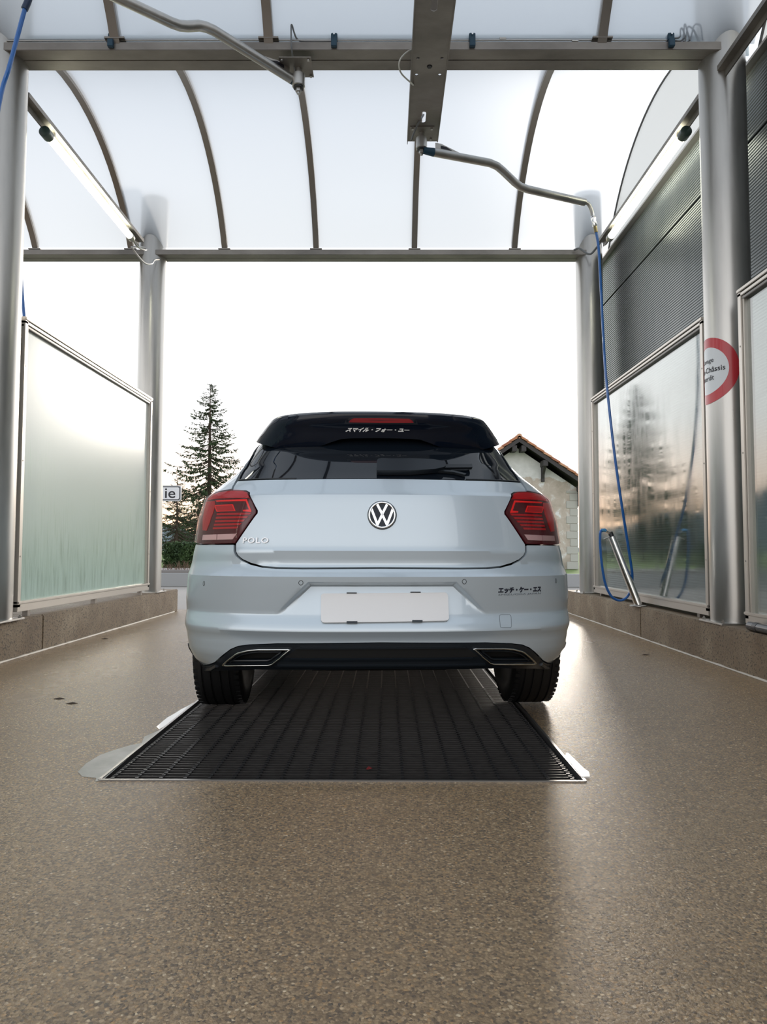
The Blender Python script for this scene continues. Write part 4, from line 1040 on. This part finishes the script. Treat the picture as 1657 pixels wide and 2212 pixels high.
# --- tailgate
tg = pxl([(822, 1036.5), (640, 1038), (513.5, 1041.5), (503.5, 1061)])
lampin = [(532, 1061), (540, 1065.5), (557, 1105), (556.5, 1111), (510, 1177)]
tg2 = pxl(lampin) + pxl([(510, 1193), (514, 1201), (524, 1209.5), (543, 1218), (568, 1224.5), (598, 1227), (655, 1228), (822, 1227)])
tgl = tg + tg2; tgl = tgl + mir(tgl)[1:-1]
cpanel('tailgate', tgl, paint, car, 0, .014, .018, rows=[.760, .770, .985, .994, 1.003, .700])
# --- rear window
gl = pxl([(822, 1034), (640, 1035.5), (515.5, 1039), (528, 1016), (546, 985), (560, 957)])
gs = gl[-1][0]; gl += [(gs * .985, 1.36), (0, 1.36)]; gll = gl + mir(gl)[1:-1]
cpanel('rear_window', gll, glassb, car, -.003, .006, .022)
# black ceramic border with the seal
ctube('window_seal', gl[1:-1], .0035, satin, car, 0.0, False)
ctube('window_seal', mir(gl)[1:-1], .0035, satin, car, 0.0, False)

# --- side bodies with quarter panels
roofpt = [sy(y, 1.41) for y in (.50, 1.0, 1.7)]
def archpts(yc, R_, a0, a1, n=9):
    out = []
    for i in range(n + 1):
        a = a0 + (a1 - a0) * i / n; out.append(sy(yc + R_ * math.cos(a), max(.215, .31 + R_ * math.sin(a))))
    return out
side = [sy(.505, .797), sy(.505, .90), sy(.445, .985)] + pxl([(470, 1063.5), (500, 1058), (505.5, 1047), (511, 1037), (524, 1016), (542, 985), (556.5, 957)])
side += [(gs, 1.36), (gs * .98, 1.41)] + roofpt + [sy(2.2, 1.24), sy(2.78, 1.03), sy(3.3, .97), sy(3.8, .84), sy(4.0, .66), sy(4.02, .25)]
side += [sy(3.60, .215)] + archpts(3.198, .36, math.radians(-15), math.radians(195), 12) + [sy(2.7, .215), sy(1.12, .215)] + archpts(.72, .36, math.radians(-15), math.radians(120), 9) + [sy(.532, .655)]
win = [sy(.66, 1.10), sy(.78, 1.20), sy(1.0, 1.31), sy(1.30, 1.345), sy(1.68, 1.345), sy(2.15, 1.20), sy(2.48, 1.06), sy(1.6, 1.03)]
for sg_ in (1, -1):
    L1 = side if sg_ == 1 else mir(side); W1 = win if sg_ == 1 else mir(win)
    cpanel('side_body', L1, paint, car, 0, .014, .030, rows=[.985, .994, 1.003, .76, .77], holes=[W1])
    cpanel('side_window', inset(W1, .004), glassb, car, -.004, .004, .06)
    for yy, z0_, z1_ in ((.98, 1.07, 1.30), (1.72, 1.04, 1.33)):
        ctube('window_pillar', [(-sg_ * sy(yy, z0_, 1)[0], z0_), (-sg_ * sy(yy, z1_, 1)[0], z1_)], .02, satin, car, -.01, False)
    for ya, yb in ((.36, 1.02), (2.84, 3.56)):     # arch liners
        yc = (ya + yb) / 2 if ya > 1 else .72; q = G()
        pr = [(-sg_ * .80, yc + .362 * math.cos(math.radians(a)), .31 + .362 * math.sin(math.radians(a))) for a in range(-10, 191, 10)]
        pi = [(-sg_ * .55, p[1], p[2]) for p in pr]; m = len(pr)
        q.add(pr + pi, [(i, i + 1, i + 1 + m, i + m) for i in range(m - 1)] + [tuple(range(m, 2 * m))]); q.build('arch_liner', under, car)
# roof, windscreen, bonnet, nose
def across(name, rows_, material, crown=.04, nx=14):
    vs = []; fs = []
    cr_ = crown if isinstance(crown, list) else [crown] * len(rows_)
    for (y, z), crown in zip(rows_, cr_):
        w = float(interp(WZ, z)) * float(front_fac(y))
        for k in range(nx + 1):
            t = -1 + 2 * k / nx; vs.append((w * t, y, z + crown * (1 - t * t)))
    for i in range(len(rows_) - 1):
        for k in range(nx): a = i * (nx + 1) + k; fs.append((a, a + 1, a + nx + 2, a + nx + 1))
    q = G(); q.add(vs, fs); return q.build(name, material, car, 50)
across('roof', [(.50, 1.395), (.7, 1.40), (.95, 1.405), (1.2, 1.41), (1.7, 1.41)], paint, [.006, .018, .03, .04, .04])
across('windscreen', [(1.7, 1.41), (2.2, 1.24), (2.78, 1.03)], glassb, .05)
across('bonnet', [(2.78, 1.03), (3.3, .97), (3.8, .84), (3.99, .68)], paint, .05)
w_ = lambda z: float(interp(WZ, z)) * float(front_fac(4.0))
q = G(); rows_ = [.66, .5, .38, .25]; vs = []
for z in rows_:
    for k in range(11): t = -1 + .2 * k; vs.append((w_(z) * t, 4.0 + .06 * (1 - t * t), z + (.05 * (1 - t * t) if z == .66 else 0)))
q.add(vs, [(i * 11 + k, i * 11 + k + 1, i * 11 + k + 12, i * 11 + k + 11) for i in range(3) for k in range(10)]); q.build('front_bumper', paint, car)
# inner shell behind the gaps, floor pan
bk = [(-1.42, .30), (-1.42, .80), (-1.15, 1.04), (0, 1.06), (1.15, 1.04), (1.42, .80), (1.42, .30)]
cpanel('inner_shell', bk, under, car, -.085, .01, .06, rec=False)
q = G(); q.box(-.60, .60, .20, 3.9, .27, .33); q.box(-.78, .78, 1.1, 2.75, .20, .26); q.build('floor_pan', under, car, 0)
q = G(); q.box(-.63, .63, .66, .74, .22, .28); q.build('rear_axle', under, car, 0, .01)
q = G(); q.lathe([(0.05, -.32), (.09, -.30), (.09, .30), (.05, .32)], (0, .36, .31), 'X', 20); q.build('silencer', under, car)
# wheels
def wheel(x, y, s):
    e = bpy.data.objects.new('wheel', None); COL.objects.link(e); e.parent = car; e.location = (x, y, .31)
    prof = [(.205, -.095), (.225, -.108), (.27, -.112), (.295, -.100), (.306, -.086)]
    for g0 in (-.062, -.022, .022, .062): prof += [(.310, g0 - .012 if g0 != -.062 else -.074), (.310, g0 - .005), (.302, g0 - .004), (.302, g0 + .004), (.310, g0 + .005)]
    prof += [(.306, .086), (.295, .100), (.27, .112), (.225, .108), (.205, .095)]
    q = G(); q.lathe(prof, (0, 0, 0), 'X', 56)
    for k in range(56):                          # shoulder tread blocks
        a = 2 * math.pi * k / 56
        for sx_ in (-1, 1):
            c_ = Vector((sx_ * .088, .304 * math.cos(a), .304 * math.sin(a)))
            q.obox(c_, (.030, .006, .019), Matrix.Rotation(a, 3, 'X') @ Matrix.Rotation(0, 3, 'Y'))
    q.build('tyre', tyre_m, e, 40)
    q = G(); q.lathe([(.05, s * .02), (.20, s * .03), (.215, s * .06), (.21, s * .094), (.205, s * .096), (.195, s * .05), (.06, s * .035)], (0, 0, 0), 'X', 40)
    for k in range(5):
        a = 2 * math.pi * k / 5; d1 = Vector((0, math.cos(a), math.sin(a)))
        q.obox(d1 * .125 + Vector((s * .055, 0, 0)), (.03, .17, .05), Matrix.Rotation(a, 3, 'X'))
    q.lathe([(.055, s * .03), (.05, s * .075), (.02, s * .08)], (0, 0, 0), 'X', 20)
    q.build('rim', mat('rim_alloy', (.45, .46, .47), .25, .9), e, 30)
    q = G(); q.lathe([(.12, -s * .02), (.12, -s * .04)], (0, 0, 0), 'X', 24); q.build('brake_disc', mat('brake_steel', (.15, .14, .13), .5, .8), e)
for x_, y_, s_ in ((-.748, .73, -1), (.748, .73, 1), (-.745, 3.198, -1), (.745, 3.198, 1)): wheel(x_, y_, s_)
for s_ in (-1, 1):
    q = G(); c0 = Vector((s_ * .90, 2.42, 1.06)); vs = []
    q.lathe([(.01, -.055), (.06, -.045), (.085, -.01), (.08, .04), (.03, .075)], c0, 'Y', 20); q.tube([c0 - Vector((s_ * .16, 0, .05)), c0], .025, 8); q.build('door_mirror', paint, car)

# --- black diffuser
dl = pxl([(822, 1391), (600, 1393), (540, 1395.5), (516, 1398.5), (499.5, 1405.5), (484, 1417.5), (466, 1434), (453, 1439), (432, 1438), (418, 1433)])
dl = dl + [sy(.36, .345), sy(.36, .327)] + pxl([(414, 1443.5), (430, 1447.5), (480, 1448.5), (560, 1446.5), (822, 1445)])
ex = [(484, 1435.5), (493, 1427), (505, 1417.5), (518, 1410.5), (539, 1405.5), (560, 1403.8), (628, 1403.6), (608, 1420), (589, 1434), (580, 1436.3), (492, 1436.3)]
exl = pxl([(490, 1434), (507, 1420), (520, 1413), (541, 1408), (619, 1406.5), (600, 1421), (584, 1433), (580, 1434)])
cpanel('diffuser', dl + mir(dl)[1:-1], satin, car, .004, .03, .016, holes=[exl, mir(exl)], rec=False)
for lp in (exl, mir(exl)):
    cpanel('exhaust_recess', inset(lp, -.003), under, car, -.035, .005, .03, rec=False)
chl = pxl(ex)
for lp in (chl, mir(chl)):
    sg_ = 1 if lp is chl else -1
    q = G(); q.tube([lift(s, z, .010, rec=False) for s, z in dens(lp, .01)], .0042, 8, closed=True)
    t_ = q.build('exhaust_trim', mat('trim_chrome', (.62, .62, .60), .16, 1.0), car, 50)
    inner = inset(lp, .014)
    q = G(); q.tube([lift(s, z, -.002, rec=False) for s, z in dens(inner, .01)], .0035, 6, closed=True); q.build('inner_lip', satin, t_, 50)
# horizontal fins between the trims
for v0, v1, uu, o_ in ((1398, 1402, 640, .012), (1422.5, 1425.5, 628, .010), (1435, 1438, 600, .014)):
    lp = pxl([(822, v0), (uu + (12 if v0 < 1410 else 0), v0), (uu, v1), (822, v1)]); cpanel('diffuser_fin', lp + mir(lp)[1:-1], satin, car, o_, .012, .03, rec=False)
lp = pxl([(822, 1403.5), (640, 1403.5), (622, 1417), (615, 1421), (822, 1421)])  # flat darker panel, paints the shade of the recess between the trims
cpanel('recess_shade', lp + mir(lp)[1:-1], under, car, .0055, .002, .03, rec=False)
# protruding lip at the outer corners
for f_ in (lambda l: l, mir):
    lp = f_(pxl([(415, 1437), (422, 1441.5), (440, 1445), (458, 1444.5), (470, 1437)])); q = G(); q.tube([lift(s, z, .006, rec=False) for s, z in dens(lp, .01, False)], .009, 8); q.build('corner_lip', satin, car, 50)

# --- roof spoiler
sl_ = pxl([(558.5, 958.5), (572, 962.5), (605, 967), (650, 966), (690, 963), (715, 956), (738, 948.5), (760, 947), (822, 946.5)], True)
spt = [(0, 1.402), (-1.2, 1.402), (-SMAX * .985, 1.385), (-SMAX * .985, 1.34), (-SMAX * .975, 1.30)]
spl = spt + sl_; cpanel('roof_spoiler', spl + mir(spl)[1:-1], gloss, car, .012, .055, .018, rows=[1.24, 1.30, 1.335, 1.343, 1.349, 1.358, 1.372], sp=True, smooth=40)
bl2 = pxl([(822, 904.5), (765, 904.8), (757, 907), (754, 910.5), (822, 911.8)], True)
brake = mat('brake_red', (.30, .012, .022), .25, coat=1.0)
cpanel('brake_light', bl2 + mir(bl2)[1:-1], brake, car, .0145, .004, .012, sp=True)
br2 = pxl([(822, 902.5), (762, 902.5), (748, 907), (744, 914.5), (822, 915.5)], True)
cpanel('brake_light_housing', br2 + mir(br2)[1:-1], mat('housing_black', (.018, .022, .032), .25), car, .0125, .004, .014, sp=True)
q = G(); q.prism([(-.012, 1.02, 1.448), (0, .98, 1.448), (.012, 1.02, 1.448), (.012, 1.14, 1.448), (-.012, 1.14, 1.448)], (0, 0, .012)); q.prism([(0, 1.0, 1.45), (0, 1.14, 1.45), (0, 1.14, 1.535), (0, 1.11, 1.54), (0, 1.06, 1.50)], (.006, 0, 0))
q.build('roof_antenna', gloss, car)

# --- writing that follows the surface
def surftext(name, body, u0, u1, v0, v1, material, off, sp=False, bold=0., shear=0., depth=.001, parent=None, tilt=0., spacing=1.0, rec=True):
    v, f = text2d(body, 1, bold=bold, shear=shear, spacing=spacing, res=2)
    a = px(u0, (v0 + v1) / 2, sp); b = px(u1, (v0 + v1) / 2, sp); t = px((u0 + u1) / 2, v0, sp)[1]; bt = px((u0 + u1) / 2, v1, sp)[1]
    v = fit2d(v, a[0], b[0], bt, t)
    if tilt: v = [(s, z + tilt * (s - a[0])) for s, z in v]
    p = [lift(s, z, off, sp, rec) for s, z in v]; e = [lift(s, z, off - depth, sp, rec) - q_ for (s, z), q_ in zip(v, p)]
    return solidtext(name, p, f, e, material, parent or car)
white_p = mat('print_white', (.95, .95, .96), .5)
surftext('window_lettering', 'スマイル・フォー・ユー', 748, 884, 922, 933.5, white_p, .0135, True, .040, .35)
surftext('sticker_lettering', 'エッチ・ケー・エス', 1076, 1168.5, 1270, 1283, mat('ink_navy', (.010, .014, .030), .4), .0012, bold=.055, shear=.12, tilt=.006, rec=False)
surftext('sticker_lettering', 'SHIZUOKA JAPAN', 1076, 1168.5, 1284, 1288.5, mat('ink_grey', (.16, .19, .22), .5), .0012, bold=.0, shear=.1, tilt=.006, rec=False)
surftext('chrome_lettering', 'POLO', 526, 581, 1163.5, 1175.5, mat('badge_chrome', (.50, .50, .51), .16, 1.0), .005, bold=.012, depth=.0045, spacing=1.12)

# --- round emblem
ep = px(825.5, 1115); ec = lift(ep[0], ep[1], .003); nrm = Vector(normal(ep[0], ep[1])); R_ = .0585
zx = Vector((1, 0, 0)); zx = (zx - nrm * zx.dot(nrm)).normalized(); zy = nrm.cross(zx); zy = zy if zy.z > 0 else -zy
def E(a, b, h=0.0): return zx * (a * R_) + zy * (b * R_) + nrm * h
em = bpy.data.objects.new('emblem', None); COL.objects.link(em); em.parent = car; em.location = ec
q = G(); n = 48
q.prism([E(.97 * math.cos(2 * math.pi * i / n), .97 * math.sin(2 * math.pi * i / n), -.004) for i in range(n)], nrm * .006); q.build('black_disc', gloss, em, 30)
q = G(); q.tube([E(.90 * math.cos(2 * math.pi * i / 64), .90 * math.sin(2 * math.pi * i / 64), .002) for i in range(64)], .0052, 10, closed=True); q.build('chrome_ring', chrome, em, 60)
q = G(); q.tube([E(1.0 * math.cos(2 * math.pi * i / 64), 1.0 * math.sin(2 * math.pi * i / 64), -.001) for i in range(64)], .0022, 8, closed=True); q.build('outer_seal', satin, em, 60)
def stroke(pts, w):
    pts = [Vector(p) for p in pts]; L_, R2 = [], []
    for i, p in enumerate(pts):
        a = (pts[i] - pts[i - 1]).normalized() if i else None; b = (pts[i + 1] - pts[i]).normalized() if i < len(pts) - 1 else None
        if a is None: a = b
        if b is None: b = a
        na, nb_ = Vector((-a.y, a.x)), Vector((-b.y, b.x)); m = na + nb_; m = m * (2 / m.length_squared) * (w / 2)
        L_.append(p + m); R2.append(p - m)
    return L_, R2
def letter(name, pts, w):
    L_, R2 = stroke(pts, w); q = G()
    for i in range(len(pts) - 1):
        q.prism([E(*L_[i], .0), E(*L_[i + 1], .0), E(*R2[i + 1], .0), E(*R2[i], .0)], nrm * .005)
    return q.build(name, chrome, em, 20)
letter('letter_v', [(-.37, .80), (0, .06), (.37, .80)], .17)
letter('letter_w', [(-.76, .44), (-.335, -.70), (0, .02), (.335, -.70), (.76, .44)], .17)

# --- number plate (blank) with its clips
pl = [px(693.5, 1290), px(694, 1344), px(697, 1348), px(701, 1349), px(960, 1345), px(966, 1344), px(969, 1340), px(969, 1290), px(966, 1285), px(962, 1284), px(700, 1286), px(696, 1287)]
cpanel('number_plate', pl, mat('plate_white', (.86, .855, .86), .40), car, .011, .007, .06, smooth=20)
for u0, v0, u1, v1 in ((749, 1284.0, 771, 1286.6), (888, 1282.3, 910, 1284.9), (749, 1346.5, 772, 1350), (890, 1344, 912, 1347.5)):
    cpanel('plate_clip', pxl([(u0, v0), (u1, v0), (u1, v1), (u0, v1)]), satin, car, .013, .009, .03, smooth=20)
# --- parking sensors, tow cover
for u, v, ru in ((440.5, 1262.5, 3.2), (650, 1261, 5.2), (1003, 1258.5, 5.2), (1201, 1256.5, 3.2)):
    c0 = px(u, v); rr = .0095
    ci = [(c0[0] + rr / SCL * math.cos(a) * (.62 if abs(c0[0]) > 1 else 1.), c0[1] + rr * math.sin(a)) for a in [2 * math.pi * i / 24 for i in range(24)]]
    o = ctube('parking_sensor', ci, .0012, satin, car, .0002, n=6, st=.01)
    cpanel('sensor_face', inset(ci, .0012), paint, o, .0008, .001, .02)
tc_ = pxl([(1083, 1330), (1101, 1330), (1103, 1331.5), (1104, 1334), (1105, 1354), (1104, 1357), (1101, 1358), (1084, 1358), (1081.5, 1357), (1080.5, 1354), (1079, 1334), (1080, 1331)])
ctube('tow_cover_gap', tc_, .0010, mat('gap_grey', (.10, .12, .14), .6), car, .0, n=6)

# --- tail lamps
red_dark = mat('lamp_red_dark', (.060, .002, .006), .22)
red_mid = mat('lamp_red', (.40, .004, .008), .25)
red_hot = mat('lamp_red_bright', (.90, .016, .014), .25)
clear_w = mat('reverse_clear', (.75, .62, .62), .12, .55, coat=1.0)
lens_m, *_r = sheet('lamp_lens', (1.0, .84, .84), .9, .0, .03); _r[-2].inputs[1].default_value = .45
def zt5(l): return [(400 + x * .2595, 860 + y * .2596) for x, y in l]
lo_ = pxl([(470, 1066), (485, 1062.6), (501, 1061), (517, 1061.2), (530, 1062.8), (537, 1066.5), (545, 1085), (553.4, 1105), (553, 1110.5), (530, 1143), (507.3, 1175.5), (470, 1176.6), (440, 1177.3)]) + [sy(.495, .802), sy(.495, .90), sy(.44, .978)]
parts_ = [
    ('upper_strip', zt5([(196, 842), (232, 815), (285, 795), (390, 781), (480, 784), (518, 796), (540, 840), (385, 840), (250, 848), (186, 862)]), red_mid, .0026),
    ('side_reflector', zt5([(176, 872), (250, 866), (252, 905), (235, 968), (208, 1045), (182, 1112), (150, 1108), (157, 980)]), red_mid, .0032),
    ('light_frame', zt5([(258, 862), (516, 850), (554, 948), (552, 957), (484, 951), (484, 940), (534, 936), (507, 866), (268, 872)]), red_hot, .0036),
    ('light_block', zt5([(246, 900), (400, 893), (421, 948), (266, 954)]), red_hot, .0030),
    ('light_block_face', zt5([(256, 907), (394, 900), (411, 943), (271, 948)]), red_mid, .0036),
]
for k in range(5):
    y0 = 968 + k * 29; xr = 555 - max(0, (y0 - 968)) * .95
    parts_.append(('light_bar', zt5([(268 - k * 8, y0), (xr, y0 - 6), (xr - 14, y0 + 10), (266 - k * 8, y0 + 16)]), red_mid if k % 2 else red_mid, .0030))
parts_ += [
    ('reverse_light', zt5([(152, 1147), (266, 1143), (264, 1188), (146, 1190)]), clear_w, .0032),
    ('reverse_light', zt5([(272, 1143), (432, 1137), (398, 1184), (270, 1188)]), clear_w, .0032),
]
for sg_ in (1, -1):
    f_ = (lambda l: l) if sg_ == 1 else mir
    tl_ = cpanel('tail_lamp', f_(lo_), red_dark, car, .001, .02, .016, rec=False)
    for nm, pts_, m_, o_ in parts_:
        cpanel(nm, f_(pxl(pts_)), m_, tl_, o_, .003, .016, rec=False, smooth=20)
    cpanel('lens', inset(f_(lo_), .0015), lens_m, tl_, .0075, .006, .018, rec=False)

# --- wiper
def wedge(name, l, off, th, m, par=None):
    return cpanel(name, pxl(l), m, par or car, off, th, .03, smooth=30)
wa = wedge('rear_wiper', [(814, 1007), (817, 1003.5), (825, 1002), (843, 1003), (891, 1002.6), (934, 1004.7), (958, 1009), (960, 1013), (960, 1019), (957, 1021.5), (939, 1025.5), (886, 1029.5), (830, 1030), (814, 1029)], .030, .026, mat('wiper_black', (.008, .012, .018), .28))
wedge('wiper_blade', [(955, 1013), (1010, 1012.6), (1016, 1011.5), (1017.5, 1019), (1010, 1019.5), (955, 1020)], .022, .014, satin, wa)
wedge('wiper_blade', [(935, 1024), (950, 1020), (985, 1024.5), (1006, 1030), (1003, 1033), (980, 1027), (950, 1024)], .014, .012, satin, wa)
